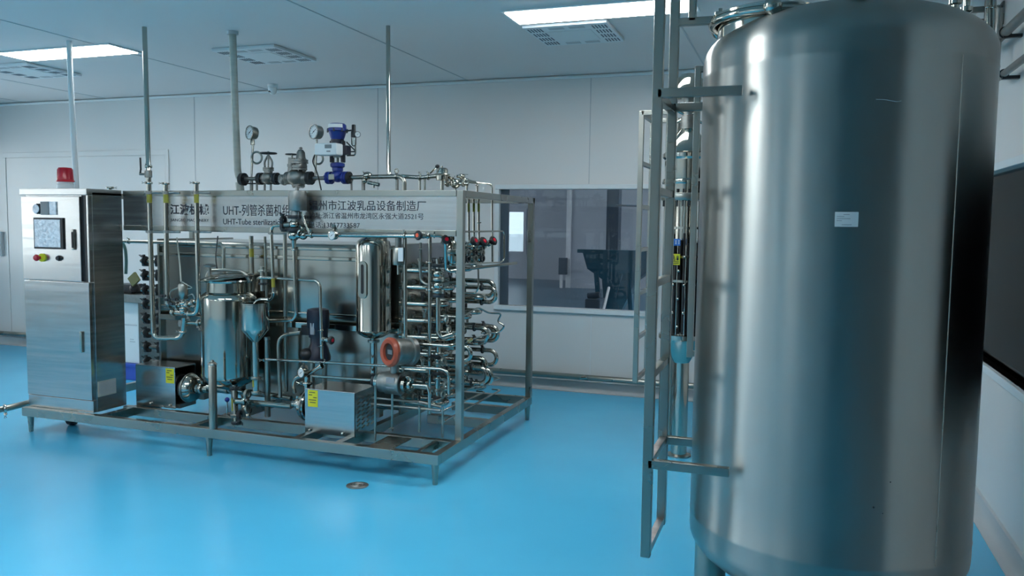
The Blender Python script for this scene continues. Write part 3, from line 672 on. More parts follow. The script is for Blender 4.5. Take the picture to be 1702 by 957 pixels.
# ================================================================== SMALL TANKS
TY = 4.86
c = P(382, 600, TY); bt = thing('balance_tank', 'small round steel balance tank with hinged lid and hand screw on the skid', 'tank', (c.x, TY, BZ1))
r = L(45.5, 382, 560, TY); zb, zt, zn, zl = P(382, 622, TY).z, P(382, 497, TY).z, P(382, 482, TY).z, P(382, 462, TY).z
MB().lathe((c.x, TY, 0), (0, 0, 1), [(0, zb-.115), (.03, zb-.11), (r*.55, zb-.085), (r*.9, zb-.035), (r, zb), (r, zb+.01)]+[(r, zb+(zt-zb)*i/4) for i in range(1, 4)]+[(r, zt), (r*.985, zt+.018), (r*.93, zt+.035), (r*.78, zt+.055), (r*.77, zl-.02)], 64).build('shell', 'polish', bt)
MB().torus((c.x, TY, zl-.018), (0, 0, 1), r*.80, .012, 48, 8).build('neck_ring', 'polish', bt)
lid = MB().lathe((c.x-.012, TY, zl-.006), Vector((-.10, -.05, 1)), [(r*.95, 0), (r*.98, .006), (r*.95, .014), (r*.65, .034), (r*.3, .046), (0, .05)], 48).build('lid', 'polish', bt)
MB().tube([(c.x-r*.80, TY-.05, zl-.03), (c.x-r*.7, TY-.05, zl+.05), (c.x+r*.0, TY-.04, zl+.06), (c.x+r*.75, TY-.02, zl+.055), (c.x+r*.9, TY, zl-.02)], .011, .05).build('lid_strap', 'steel', bt)
q = P(349, 470, TY-r*.45); s = MB().cyl(q-Vector((0, 0, .05)), q+Vector((0, 0, .12)), .011, n=12).build('hand_screw', 'steel', bt)
MB().lathe(q+Vector((0, 0, .11)), (0, 0, 1), [(0, 0), (.014, .0), (.042, .006), (.044, .018), (.028, .028), (0, .030)], 10).build('screw_wheel', 'cast', s)
q = P(352, 474, TY-r*.5); MB().box(q-Vector((.03, .02, .012)), q+Vector((.03, .02, .012)), .008).build('screw_bracket', 'steel', bt)
for a in (200, 320, 80):
    a = math.radians(a); x, y = c.x+r*.62*math.cos(a), TY+r*.62*math.sin(a); MB().cyl((x, y, BZ1), (x, y, zb-.05), .019, n=16).build('leg', 'steel', bt)
MB().cyl((c.x+.03, TY, zb-.2), (c.x+.03, TY, zb-.1), .018, n=16).build('outlet', 'polish', bt)
HY = 4.60
c = P(424, 520, HY); r = L(22.5, 424, 520, HY); z0, z1, z2, z3 = P(424, 503, HY).z, P(424, 546, HY).z, P(424, 568, HY).z, P(424, 655, HY).z; rp = L(5.2, 424, 600, HY)
hp = thing('feed_hopper', 'small steel funnel hopper on a pipe in front of the balance tank', 'hopper', (c.x, HY, z3))
MB().lathe((c.x, HY, 0), (0, 0, 1), [(r*.97, z0-.004), (r, z0), (r*1.04, z0), (r*1.04, z0-.008), (r, z0-.01), (r, z1), (r*.985, z1-.006), (rp, z2), (rp*.9, z2), (r*.95, z1), (r*.96, z0-.004)], 48).build('funnel', 'polish', hp)
MB().cyl((c.x, HY, z3), (c.x, HY, z2+.01), rp, n=24).build('stem', 'polish', hp)
clamp_mb(MB(), (c.x, HY, P(424, 628, HY).z), (0, 0, 1), rp, (1, -.5, 0)).build('clamp', 'steel', hp)
clamp_mb(MB(), (c.x, HY, z3+.015), (0, 0, 1), rp, (1, -.5, 0)).build('clamp', 'steel', hp)
q = P(421, 636, HY-rp); MB().box(q-Vector((.006, .004, .03)), q+Vector((.006, .002, .03)), .003).build('tape_band', 'tape', hp)
MB().tube([P(424, 505, HY), P(430, 498, HY), P(446, 498, HY+.02)], .014).build('feed_spout', 'polish', hp)
VY = 4.93
c = P(621, 470, VY); r = L(29, 621, 470, VY); z0, z1 = P(621, 549, VY).z, P(621, 408, VY).z
vs = thing('sight_glass_vessel', 'upright polished steel vessel with a slotted sight glass behind the flow meter', 'vessel', (c.x, VY, BZ1))
MB().lathe((c.x, VY, 0), (0, 0, 1), [(0, z0-.06), (.025, z0-.055), (r*.55, z0-.045), (r*.9, z0-.02), (r, z0), (r*1.015, z0+.004), (r, z0+.01), (r, (z0+z1)/2), (r, z1), (r*.93, z1+.03), (r*.6, z1+.058), (.03, z1+.07), (0, z1+.07)], 64).build('shell', 'polish', vs)
a = math.atan2(-.985, -.10)
def slot(name, off, w, m, zlo, zhi, par):
    d = Vector((math.cos(a), math.sin(a), 0)); s_ = Vector((-d.y, d.x, 0)); pts = []
    for k in range(13): b = PI*k/12; pts.append((w*math.cos(b), zhi+w*math.sin(b)))
    for k in range(13): b = PI+PI*k/12; pts.append((w*math.cos(b), zlo+w*math.sin(b)))
    o = Vector((c.x, VY, 0))+d*(r-.022); return MB().prism([o+s_*u+Vector((0, 0, z)) for u, z in pts], d*(.022+off)).build(name, m, par)
zl_, zh_ = P(606, 488, VY-r).z, P(606, 442, VY-r).z
fr = slot('sight_glass_frame', .012, .033, 'polish', zl_, zh_, vs); slot('sight_glass', .0135, .011, 'black', zl_+.01, zh_-.0, fr)
MB().cyl((c.x, VY, z0-.30), (c.x, VY, z0-.05), .024, n=18).build('drain_neck', 'polish', vs)
MB().lathe((c.x, VY, z0-.085), (0, 0, 1), [(.02, 0), (.042, .004), (.042, .02), (.02, .024)], 24).build('neck_clamp', 'steel', vs)
MB().cyl((c.x+.005, VY, BZ1), (c.x+.005, VY, z0-.29), .016, n=16).build('support_pipe', 'steel', vs)
MB().lathe(P(636, 392, VY), (0, 0, 1), [(.02, -.06), (.03, -.055), (.03, 0), (.02, .004)], 20).build('top_outlet', 'steel', vs)
c = P(662, 422, 4.84); fl = thing('cartridge_filter', 'small grey cartridge filter with a pale label beside the sight glass vessel', 'filter', (c.x, 4.84, P(662, 455, 4.84).z))
zq = [P(662, y, 4.84).z for y in (395, 411, 440, 446, 456)]; r = L(10, 662, 420, 4.84)
MB().lathe((c.x, 4.84, 0), (0, 0, 1), [(0, zq[2]-.004), (r*.95, zq[2]), (r, zq[2]+.01), (r, zq[1]-.006), (r*.9, zq[1]), (0, zq[1])], 32).build('housing', 'steel', fl)
MB().cyl((c.x, 4.84, zq[1]-.002), (c.x, 4.84, zq[0]+.03), r*.55, n=20).build('inlet', 'cast', fl)
MB().cyl((c.x, 4.84, zq[4]), (c.x, 4.84, zq[2]), r*.25, n=14).build('outlet', 'polish', fl)
q = P(666, 423, 4.84-r); MB().box(q+Vector((-.018, -.004, -.045)), q+Vector((.018, .006, .045)), .002).build('label_plate', 'white', fl)

# ================================================================== PIPES IN FRONT OF THE HEADER
FYP = 4.72
pipe('riser_pipe', 'tall riser pipe from the ceiling with ball valve, nearest the control cabinet', [(240, 43, 4.883), (247, 290, FYP), (255, 562, FYP), (303, 562, FYP), (306, 528, FYP)], 4.0,
     clamps=[(246, 276, FYP), (247.5, 304, FYP), (305, 552, FYP)], tapes=[(248, 330, FYP)], clips=[(248, 320, FYP), (250, 385, FYP)], bend=.06)
v = thing('ball_valve', 'small ball valve with black lever handle on the riser pipe nearest the cabinet', 'valve', P(247, 290, FYP))
c = P(246.5, 289, FYP); MB().cyl(c-Vector((0, 0, .026)), c+Vector((0, 0, .026)), .026, n=8, bev=.004).cyl(c, c+Vector((-.06, -.02, 0)), .011, n=10).build('body', 'cast', v)
MB().tube([c+Vector((-.055, -.02, -.004)), c+Vector((-.04, -.03, .03)), P(234, 282, FYP-.03), P(233, 262, FYP-.03)], .0065, .02, 8).build('lever', 'black', v)
pipe('riser_pipe', 'second riser pipe in front of the header, capped just above the sign', [(275.5, 304, FYP), (278, 505, FYP)], 4.0, clamps=[(275.5, 305, FYP)], tapes=[(276, 330, FYP)], clips=[(276, 320, FYP), (277, 385, FYP)])
pipe('riser_pipe', 'third riser pipe crossing the sign, running down behind the balance tank', [(326, 302, FYP), (330, 500, FYP), (326, 522, FYP), (314, 522, FYP)], 3.8, clamps=[(326, 304, FYP)], tapes=[(326.5, 330, FYP)], clips=[(326.5, 320, FYP), (328, 385, FYP)], bend=.06)
for x, Y in ((275.5, FYP), (326, FYP)):
    pass
q = P(183, 316, 5.4); t = thing('pipe_stub', 'clamped pipe stub poking up behind the cabinet side at its rear corner', 'pipe', q)
MB().cyl(q-Vector((0, 0, .25)), q+Vector((0, 0, .03)), .016, n=14).build('tube', 'polish', t); clamp_mb(MB(), q+Vector((0, 0, .02)), (0, 0, 1), .02, (1, -.2, 0)).build('clamp', 'polish', t)

def diverter(name, label, cx, cyt, cyb, Y, m='steel', hoses=()):     # pneumatic valve: actuator can, yoke, body with clamps
    a, b = P(cx, cyt, Y), P(cx, cyb, Y); h = (a.z-b.z); x, y = a.x, Y; r = h*.30
    t = thing(name, label, 'valve', (x, y, b.z-h*.75))
    MB().lathe((x, y, b.z), (0, 0, 1), [(0, 0), (r*.9, 0), (r, h*.04), (r, h*.86), (r*.8, h*.98), (r*.4, h), (r*.3, h*1.06), (0, h*1.06)], 32).build('actuator', m, t)
    MB().cyl((x, y, b.z-h*.35), (x, y, b.z), r*.55, n=16).build('yoke', 'polish', t)
    bd = MB().ball((x, y, b.z-h*.42), r*.75).ball((x, y, b.z-h*.78), r*.8).cyl((x, y, b.z-h*.95), (x, y, b.z-h*.35), r*.45).build('body', 'polish', t)
    clamp_mb(MB(), (x, y, b.z-h*.25), (0, 0, 1), r*.62, (-1, -.3, 0)).build('clamp', 'polish', t)
    clamp_mb(MB(), (x, y, b.z-h*.60), (0, 0, 1), r*.62, (1, -.5, 0)).build('clamp', 'polish', t)
    for pts, rr, mm in hoses: MB().tube([V3(q) for q in pts], rr, .05, 8).build('air_hose', mm, t)
    return t
FC = FYP+.02
dv = diverter('diverter_valve', 'air operated diverter valve cluster left of the balance tank', 304, 471, 497, FC,
     hoses=[([(301, 468, FC), (299, 440, FC+.1), (294, 395, FC+.2)], .0055, 'lag'), ([(303, 468, FC), (312, 474, FC-.03), (321, 478, FC), (311, 480, FC)], .003, 'lag'),
            ([(296, 478, FC), (282, 484, FC-.02), (283, 496, FC-.02), (292, 500, FC)], .005, 'steel'), ([(312, 492, FC-.03), (320, 488, FC-.05), (324, 497, FC-.04), (316, 505, FC-.03)], .005, 'steel')])
for x0_, y0_, x1_, y1_, dY in ((278, 505, 300, 508, -.02), (284, 519, 320, 522, 0), (308, 508, 326, 500, -.03), (304, 536, 336, 537, 0)):
    pp = [P(x0_, y0_, FC+dY), P(x1_, y1_, FC+dY)]; o = MB().sweep(pp, .015, 14).build('side_pipe', 'polish', dv)
    e = (pp[1]-pp[0]).normalized()
    clamp_mb(MB(), pp[0]+e*.025, e, .017, (0, -.5, 1)).build('clamp', 'steel', o); clamp_mb(MB(), pp[1]-e*.03, e, .017, (0, -.4, -1)).build('clamp', 'steel', o)
for x_, y_ in ((269, 492), (277, 498), (285, 505), (290, 497)):
    q = P(x_, y_, FC-.05); MB().box(q-Vector((.016, .012, .01)), q+Vector((.016, .012, .01)), .003).cyl(q-Vector((.03, 0, 0)), q+Vector((.03, 0, 0)), .006, n=8).build('clamp_lug', 'iron', dv)
MB().lathe(P(304, 537, FC), (0, 0, 1), [(0, -.03), (.03, -.022), (.034, 0), (.03, .022), (0, .03)], 20).build('lower_body', 'cast', dv)
# thin rail just below the header at the left, bending down to the tank
pipe('cross_pipe', 'thin dark pipe running under the header sign to a bend above the balance tank', [(200, 401, 4.95), (372, 405, 4.95), (372, 462, 4.95)], 2.6, clamps=[(214, 401, 4.95)], bend=.05, m='steel')
pipe('air_hose', 'thin black hose curving down from the sign to the balance tank', [(362, 392, 4.84), (358, 430, 4.83), (362, 452, 4.83)], 1.0, m='black', cat='hose', bend=.1)
pipe('air_hose', 'green hose bent behind the right side of the cabinet', [(202, 400, 5.2), (208, 412, 5.2), (210, 432, 5.2), (209, 455, 5.2)], 2.6, m='hose', cat='hose', bend=.15)

# regulator stack hanging in front of the sign
RX = 490
a = P(494, 318, FYP); rg = thing('pressure_regulating_valve', 'grey regulator stack with two polished balls hanging in front of the sign', 'valve', P(490, 402, FYP))
z = lambda y, x=490, Y=FYP: P(x, y, Y).z
r = L(15, 494, 330, FYP)
MB().lathe((a.x, FYP, 0), (0, 0, 1), [(0, z(350)), (r*.9, z(350)), (r, z(348)), (r, z(320)), (r*.94, z(317)), (r*.2, z(316)), (r*.18, z(311)), (0, z(311))], 36).build('actuator', 'cast', rg)
MB().cyl((a.x-.015, FYP, z(368)), (a.x-.012, FYP, z(350)), r*.48, n=18).box((a.x-.05, FYP-.012, z(358)), (a.x+.02, FYP+.02, z(352)), .003).build('yoke', 'cast', rg)
b1, b2 = P(489, 373, FYP), P(488, 391, FYP)
MB().ball(b1, L(8.5, 489, 373, FYP), n=24, k=14).build('upper_ball', 'polish', rg); MB().ball(b2, L(9.5, 488, 391, FYP), n=24, k=14).build('lower_ball', 'polish', rg)
clamp_mb(MB(), (b1+b2)/2, (0, 0, 1), .028, (-1, -.3, 0)).build('clamp', 'iron', rg); clamp_mb(MB(), b1+Vector((0, 0, .05)), (0, 0, 1), .028, (1, -.3, 0)).build('clamp', 'iron', rg)
for x_, y_ in ((471, 366), (471, 377)): clamp_mb(MB(), P(x_, y_, FYP), (1, 0, 0), .018, (-.3, -.2, 1), 1.2).build('clamp', 'iron', rg)
MB().cyl(P(470, 374, FYP), b1, .020, n=14).build('side_port', 'steel', rg)
MB().cyl(b2, P(503, 391, FYP), .022, n=14).ball(P(504, 391, FYP), .030).build('outlet_port', 'polish', rg); clamp_mb(MB(), P(500, 386, FYP-.03), (1, -.3, -.5), .018, (0, 0, 1)).build('clamp', 'polish', rg)
MB().cyl((b2.x, FYP, z(414)), (b2.x, FYP, z(398)), .012, .019, n=16).build('outlet_cone', 'polish', rg)
MB().tube([P(501, 352, FYP), P(507, 372, FYP-.02), P(514, 388, FYP-.02)], .006, .04, 8).build('sensing_line', 'polish', rg)
pipe('return_pipe', 'slim pipe leaving the regulator to the left and dropping in front of the casing', [(468, 374, FYP), (450.5, 375, FYP), (455, 492, FYP), (447, 499, FYP+.02), (432, 500, FYP-.05)], 2.9, clamps=[(454.5, 487, FYP)], tapes=[(453, 470, FYP)], clips=[(451, 388, FYP)], bend=.04)
pipe('drop_pipe', 'straight pipe under the regulator that bends left towards the funnel hopper', [(488.5, 405, FYP), (492, 532, FYP), (446, 533, FYP)], 2.9, clamps=[(489, 415, FYP)], bend=.06, wing=(-1, 0, 0))
pipe('front_pipe', 'horizontal pipe under the sign carrying the small dial thermometer', [(500, 390, FYP), (706, 392, FYP)], 3.6, clamps=[(518, 390, FYP), (673, 391, FYP)])
MBt = pipe('sensing_pipe', 'thin rail close above the horizontal pipe under the sign', [(560, 387, FYP+.05), (700, 389, FYP+.05)], 1.8, m='steel')
gauge('dial_thermometer', 'small white dial thermometer on the pipe just below the sign', P(551, 391, FYP-.05), (-.15, -1, .05), L(7.2, 551, 391, FYP), 'polish', 'thermometer', .04)
q = P(556, 384, FYP); t = thing('sensor_fitting', 'small clamped fitting right behind the dial thermometer', 'fitting', q); clamp_mb(MB(), q, (1, 0, 0), .020, (0, -.2, 1)).build('clamp', 'steel', t)
# dark uprights behind
for lb, x, y0_, y1_, Y, rp, m_ in (('thick upright pipe with olive tape left of the feed hopper', 419, 392, 500, 5.02, 3.6, 'steel'), ('slim upright pipe between the funnel hopper and the sign', 442, 393, 500, 5.02, 2.2, 'steel'),
                                    ('thick dark upright pipe right of the feed hopper', 475, 385, 650, 5.02, 3.4, 'steel')):
    pipe('upright_pipe', lb, [(x-1.5, y0_, Y), (x+.8, y1_, Y)], rp, m=m_, tapes=[(x-1, 420, Y)] if 'olive' in lb else ())
pipe('tank_pipe', 'pipe from the balance tank lid turning down beside the black mixer motor', [(428, 470, TY), (430, 461, 4.74), (526, 466, 4.74), (532, 475, 4.74), (535, 596, 4.74)], 2.6, clamps=[(534, 549, 4.74), (535, 575, 4.74)], bend=.04)
q = P(436, 450, 4.80); t = thing('wing_clamp', 'wing nut clamp on the right edge of the balance tank lid', 'clamp', q)
clamp_mb(MB(), q, (0, 0, 1), .018, (1, -.3, 0)).build('ring', 'steel', t); clamp_mb(MB(), q+Vector((.0, 0, -.09)), (0, 0, 1), .018, (1, -.3, 0)).build('ring', 'iron', t); MB().cyl(q+Vector((0, 0, -.14)), q+Vector((0, 0, .03)), .016, n=12).build('ferrule', 'steel', t)
# black mixer motor
MY = 4.90; c = P(529, 560, MY); zq = lambda y: P(529, y, MY).z; r = L(18.5, 529, 540, MY)
mm = thing('mixer_motor', 'upright black motor with round cap standing behind the front pump', 'motor', (c.x, MY, zq(600)))
MB().lathe((c.x, MY, 0), (0, 0, 1), [(0, zq(560)), (r*.84, zq(560)), (r*.86, zq(546)), (r*.98, zq(543)), (r, zq(520)), (r*.92, zq(514)), (r*.6, zq(512)), (0, zq(511.5))], 36).build('motor_housing', 'navy', mm)
MB().lathe((c.x, MY, 0), (0, 0, 1), [(0, zq(600)), (r*1.08, zq(598)), (r*1.1, zq(592)), (r*.9, zq(580)), (r*.68, zq(570)), (r*.7, zq(558)), (0, zq(558))], 36).build('gear_bell', 'navy', mm)
a, b = P(503, 556, MY-.03), P(512, 540, MY-.03); MB().box((a.x, MY-.05, a.z), (b.x+.02, MY+.03, b.z), .005).build('terminal_box', 'black', mm)
a, b = P(515, 556, MY-r), P(521.5, 537, MY-r); MB().box((a.x, MY-r*.98, a.z), (b.x, MY-r*.8, b.z), .002).build('name_plate', 'greyink', mm)
q = P(510, 589, MY-.06); MB().ball(q, L(11, 510, 589, MY), (1, -.3, 0), 1.1).build('gear_knob', 'black', mm)
for dx in (-.05, .05): MB().cyl((c.x+dx, MY, BZ1), (c.x+dx, MY, zq(599)), .017, n=14).build('stand', 'steel', mm)
pipe('motor_conduit', 'dark curved conduit from the mixer motor box to the left upright', [(506, 552, MY-.03), (494, 557, MY-.03), (482, 552, MY), (470, 556, MY)], 1.7, m='black', cat='conduit', bend=.05)
pipe('bent_pipe', 'pipe that bends down left of the mixer motor to the lower manifold', [(500, 553, 4.82), (462, 558, 4.82), (466, 660, 4.80)], 3.2, bend=.08, m='steel')
knob_valve('sample_valve', 'black knob valve with red cap beside the mixer motor', P(536, 564, 4.72), (1, -.12, 0), .030, 'red', blen=1.9)
# long low pipes
pipe('long_pipe', 'long straight pipe across the skid just above the flow meter tube', [(444, 597, 4.74), (735, 613, 4.74), (746, 620, 4.74), (746, 655, 4.74)], 2.3, clamps=[(540, 603, 4.74)], bend=.04)
pipe('flow_pipe', 'pipe feeding the flow meter from the small white dial gauge', [(520, 625, 4.72), (622, 632, 4.72)], 2.6, clamps=[(624, 632, 4.72)])
pipe('outlet_pipe', 'short curved pipe from the front pump outlet to the dial gauge', [(490, 652, 4.76), (487, 640, 4.74), (491, 627, 4.73), (512, 622, 4.73), (534, 608, 4.73)], 3.4, clamps=[(511, 622, 4.73), (536, 604, 4.74)], bend=.05)
gauge('dial_gauge', 'white dial gauge on the front pump outlet pipe', P(499.5, 619.5, 4.66), (-.25, -1, .05), L(7.6, 499, 620, 4.7), 'polish', 'pressure gauge', .05)
clamp_mb(MB(), P(505, 613, 4.70), (1, -.4, 0), .02, (-.2, 0, 1)).build('gauge_clamp', 'steel', bpy.data.objects['dial_gauge'], origin=bpy.data.objects['dial_gauge']['at'])
# flow meter with orange ringed transmitter
FM = 4.72; c0, c1 = P(633, 634, FM), P(669, 638, FM); fm = thing('flow_meter', 'grey flow meter tube with an orange ringed display head', 'flow meter', P(654, 655, FM))
d = (c1-c0).normalized(); w = (c1-c0).length; r = L(19, 651, 636, FM)
MB().lathe(c0, d, [(0, 0), (r*.86, 0), (r*.92, w*.05), (r*.92, w*.28), (r, w*.3), (r, w*.97), (r*.94, w), (0, w)], 36).build('meter_body', 'cast', fm)
mb = MB(); flange_mb(mb, c1+d*.022, d, r*.72, .010, 6); mb.build('flange', 'polish', fm); mb = MB(); flange_mb(mb, c0-d*.018, d, r*.72, .010, 6); mb.build('flange', 'polish', fm)
clamp_mb(MB(), c1+d*.055, d, .026, (0, -.2, 1)).build('clamp', 'polish', fm); clamp_mb(MB(), c0-d*.05, d, .024, (0, -.2, 1)).build('clamp', 'iron', fm)
a, b = P(641, 645, FM-r), P(655, 628, FM-r); MB().box((a.x, FM-r*.985, a.z), (b.x, FM-r*.85, b.z), .002).build('name_plate', 'greyink', fm)
MB().cyl(P(656, 622, FM), P(656, 598, FM), .030, n=20).build('neck', 'cast', fm)
n_ = Vector((-.45, -.87, .06)).normalized(); hc = P(650, 585, 4.64)
MB().lathe(hc-n_*.0, -n_, [(0, 0), (.092, 0), (.094, .02), (.085, .03), (.085, .10), (.078, .13), (.092, .135), (.092, .165), (.06, .185), (0, .19)], 40).build('head_housing', 'cast', fm)
rg2 = MB().lathe(hc, n_, [(.052, -.004), (.094, -.006), (.096, .012), (.082, .028), (.058, .024), (.052, .006), (.052, -.004)], 40).build('ring', 'ring', fm)
MB().cyl(hc-n_*.002, hc+n_*.008, .056, n=32).build('display', 'black', fm)
up_ = Vector((0, 0, 1)); rt_ = up_.cross(n_).normalized()
mb = MB(); mb._obox(hc+n_*.009, rt_, n_, up_, (.05, .002, .028), 0); mb.build('screen', 'lcd', fm)
pipe('meter_outlet_pipe', 'pipe from the flow meter turning down near the right corner post', [(680, 639, FM), (710, 641, FM), (714, 650, FM), (714, 676, FM)], 3.0, bend=.05)
for lb, x, y0_, y1_, Y in (('long thin support leg under the flow meter inlet', 624, 640, 732, 4.60), ('thin support leg under the flow meter with a clamp near its foot', 652, 655, 716, 4.66),
                           ('thin support leg left of the front right corner', 697.5, 676, 718, 4.72), ('thin support leg nearest the right corner post', 736, 676, 727, 4.73)):
    pipe('support_rod', lb, [(x, y0_, Y), (x-.5, y1_, Y)], 2.0, m='steel', clamps=[(652, 711, 4.66)] if 'clamp near' in lb else (), cat='support')
pipe('low_rail_pipe', 'upper of the two low horizontal rails behind the front pump', [(617, 661, 4.80), (700, 668, 4.80), (733, 676, 4.80)], 2.0, clamps=[(696, 668, 4.80)], m='steel')
pipe('low_rail_pipe', 'lower of the two low horizontal rails behind the front pump', [(617, 671, 4.76), (733, 682, 4.76)], 2.2, clamps=[(697, 679, 4.76)], m='steel')
pipe('manifold_pipe', 'thick low pipe leading into the front pump suction', [(398, 667, 4.74), (484, 675, 4.76)], 4.6, clamps=[(405, 667, 4.74)])
pipe('manifold_pipe', 'thick low pipe behind the pump suction pipe', [(440, 655, 4.92), (484, 662, 4.92)], 4.4)
pipe('suction_pipe', 'pipe from the left pump passing under the balance tank', [(344, 644, 4.94), (420, 652, 4.94)], 4.6, clamps=[(352, 645, 4.94), (378, 648, 4.94)])
pipe('upright_pipe', 'stout dark pipe standing on the skid right of the hopper stem', [(444, 560, 4.86), (445, 692, 4.86)], 4.8, m='steel', clamps=[(444, 597, 4.86)])
dv2 = thing('drain_valve', 'clamped drain valve hanging under the balance tank with a blue knob rod', 'valve', P(392, 705, 4.70))
c = P(391, 670, 4.70)
MB().cyl(P(390, 640, 4.74), P(392, 700, 4.70), .020, n=16).build('body', 'polish', dv2)
for x_, y_, ax, mm_ in ((390, 645, (0, 0, 1), 'iron'), (408, 666, (1, 0, 0), 'polish'), (412, 680, (1, 0, .3), 'steel'), (391, 690, (0, 0, 1), 'steel'), (393, 702, (0, 0, 1), 'iron'), (411, 655, (1, 0, 0), 'steel'), (398, 690, (1, .2, 0), 'iron')):
    clamp_mb(MB(), P(x_, y_, 4.70), ax, .022, (.5, -.4, -1), 1.05).build('clamp', mm_, dv2)
MB().cyl(P(391, 666, 4.70), P(408, 667, 4.70), .022, n=16).build('side_port', 'polish', dv2)
MB().cyl(P(378, 690, 4.68), P(377.5, 668, 4.68), .006, n=10).build('rod', 'polish', dv2); MB().ball(P(377.5, 664, 4.68), .017).build('rod_knob', 'blue', dv2)
q = P(386, 672, 4.67); MB().box(q-Vector((.006, .003, .045)), q+Vector((.006, .003, .045)), .002).build('tape_band', 'tape', dv2)
c = P(353, 604, 4.475); t = thing('corner_stub_post', 'round capped steel post rising from the front beam by the balance tank', 'post', (c.x, 4.475, BZ1))
MB().lathe((c.x, 4.475, 0), (0, 0, 1), [(0, BZ1), (.027, BZ1), (.027, c.z), (.022, c.z+.008), (.012, c.z+.012), (.010, c.z+.022), (0, c.z+.026)], 24).build('tube', 'steel', t)
MB().torus((c.x, 4.475, c.z-.004), (0, 0, 1), .027, .004, 24, 6).build('cap', 'polish', t)

# ================================================================== PIPES AT THE RIGHT END
RYP = 4.90
knob_valve('sample_valve', 'black knob valve with bright orange cap at the right end of the front pipe', P(712, 392, 4.74), (-.35, -1, .05), .032, 'orange', blen=2.2)
for lb, x, y in (('black red-centred knob valve in the right end row, nearest the corner post', 780, 402), ('black red-centred knob valve in the middle of the right end row', 795, 402), ('black red-centred knob valve furthest right in the end row', 812, 400)):
    yy = {780: 5.05, 795: 5.25, 812: 5.5}[x]; knob_valve('end_knob_valve', lb, P(x-9, y+10, yy), (.85, -.22, .45), .036, 'red', blen=2.2)
knob_valve('end_knob_valve', 'dark knob valve just left of the corner post below the sign', P(737, 402, 4.86), (.5, -.6, .2), .032, 'red', blen=1.6)
pipe('elbow_pipe', 'bent pipe from the orange capped valve down to the corner post', [(714, 391, 4.76), (735, 392, 4.80), (740, 402, 4.84), (741, 447, RYP), (748, 451, RYP), (775, 447, 5.0), (858, 437, 5.6)], 2.8, clamps=[(722, 391, 4.77)], bend=.07)
pipe('square_loop_pipe', 'thin square pipe loop standing out beyond the right corner post', [(770, 385, 5.15), (838, 384, 5.70), (838, 432, 5.70), (832, 436, 5.66), (772, 438, 5.10)], 1.5, bend=.04)
for i, x in enumerate((779, 787.5, 795.5)):
    pipe('taped_riser', ['first', 'second', 'third'][i]+' olive taped tube from the corner post inside the right end of the frame', [(x, 331, 5.3+.12*i), (x+.5, 400, 5.3+.12*i)], 1.9, tapes=[(x, 345, 5.3+.12*i)], clamps=[(795, 370, 5.54)] if i == 2 else (), group=None, wing=(1, 0, .2))
pipe('thin_riser', 'thin upright pipe from the roof bend down past the taped tubes', [(750, 299, 5.55), (816, 306, 5.75), (818, 312, 5.75), (818.5, 435, 5.75)], 1.6, bend=.04)
pipe('upright_pipe', 'thick upright pipe left of the tube bundle on the right end', [(714.5, 393, RYP), (714, 560, RYP), (714, 688, RYP)], 3.0, clamps=[(714, 436, RYP), (714, 482, RYP)], wing=(-1, -.2, .3))
pipe('upright_pipe', 'upright pipe right of the sight glass vessel bending towards the corner post', [(673, 395, 4.86), (674, 562, 4.86), (684, 571, 4.86), (750, 575, 4.86), (762, 570, 4.95)], 3.3, bend=.06)
pipe('hook_pipe', 'hook shaped pipe below the orange capped valve', [(699, 403, 4.90), (699, 466, 4.90), (709, 473, 4.90), (718, 472, 4.92)], 2.2, bend=.05, clamps=[(699, 414, 4.9)], m='steel')
bc = thing('check_valve_stack', 'column of two polished valve balls left of the corner post', 'valve', P(727, 560, 4.92))
for y, rr in ((455, 9), (474, 8.5)): MB().ball(P(728, y, 4.92), L(rr, 728, y, 4.92), n=22, k=12).build('ball_body', 'polish', bc)
for y, mm_ in ((441, 'iron'), (464, 'steel'), (484, 'steel'), (491, 'iron')): clamp_mb(MB(), P(728, y, 4.92), (0, 0, 1), .026, (1, -.3, 0)).build('clamp', mm_, bc)
MB().tube([P(727, 430, 4.92), P(728, 440, 4.92), P(728, 553, 4.92), P(733, 561, 4.92), P(752, 555, 4.95)], .017, .04).build('tube', 'polish', bc)
for y, s_ in ((531, 1), (549, 1)): clamp_mb(MB(), P(742 if y == 531 else 746, y, 4.94), (1, 0, 0), .018, (.2, -.3, 1)).build('clamp', 'steel', bc)
bc = thing('check_valve_stack', 'lower column of clamped fittings beside the foot of the corner post', 'valve', P(728, 670, 4.92))
MB().cyl(P(728, 575, 4.92), P(727, 668, 4.92), .018, n=14).build('tube', 'polish', bc)
for y, rr in ((588, 7.5), (597, 6.5), (612, 7), (628, 6)): MB().ball(P(727, y, 4.92), L(rr, 728, y, 4.92), sq=.6).build('ball_body', 'polish', bc)
for y, mm_ in ((592, 'iron'), (604, 'steel'), (620, 'iron'), (648, 'steel'), (660, 'iron')): clamp_mb(MB(), P(727.5, y, 4.92), (0, 0, 1), .023, (1, -.4, .2) if y % 8 else (-1, -.4, 0)).build('clamp', mm_, bc)
for x_, y_ in ((737, 600), (741, 640), (736, 655)): clamp_mb(MB(), P(x_, y_, 4.90), (1, -.2, 0), .018, (0, -.2, 1)).build('clamp', 'steel', bc)
# sloping drain rails running back along the right end
for lb, p, q in (('upper sloping rail running back along the right end of the skid', (716, 668, 4.72), (832, 628, 6.05)), ('lower sloping rail running back along the right end of the skid', (738, 700, 4.85), (832, 648, 6.1)), ('middle sloping rail beside the right end tube bends', (732, 684, 4.80), (806, 651, 5.6))):
    pipe('drain_rail', lb, [p, q, (q[0]-14, q[1]-1, q[2]+.02)], 1.7, m='polish', bend=.03)
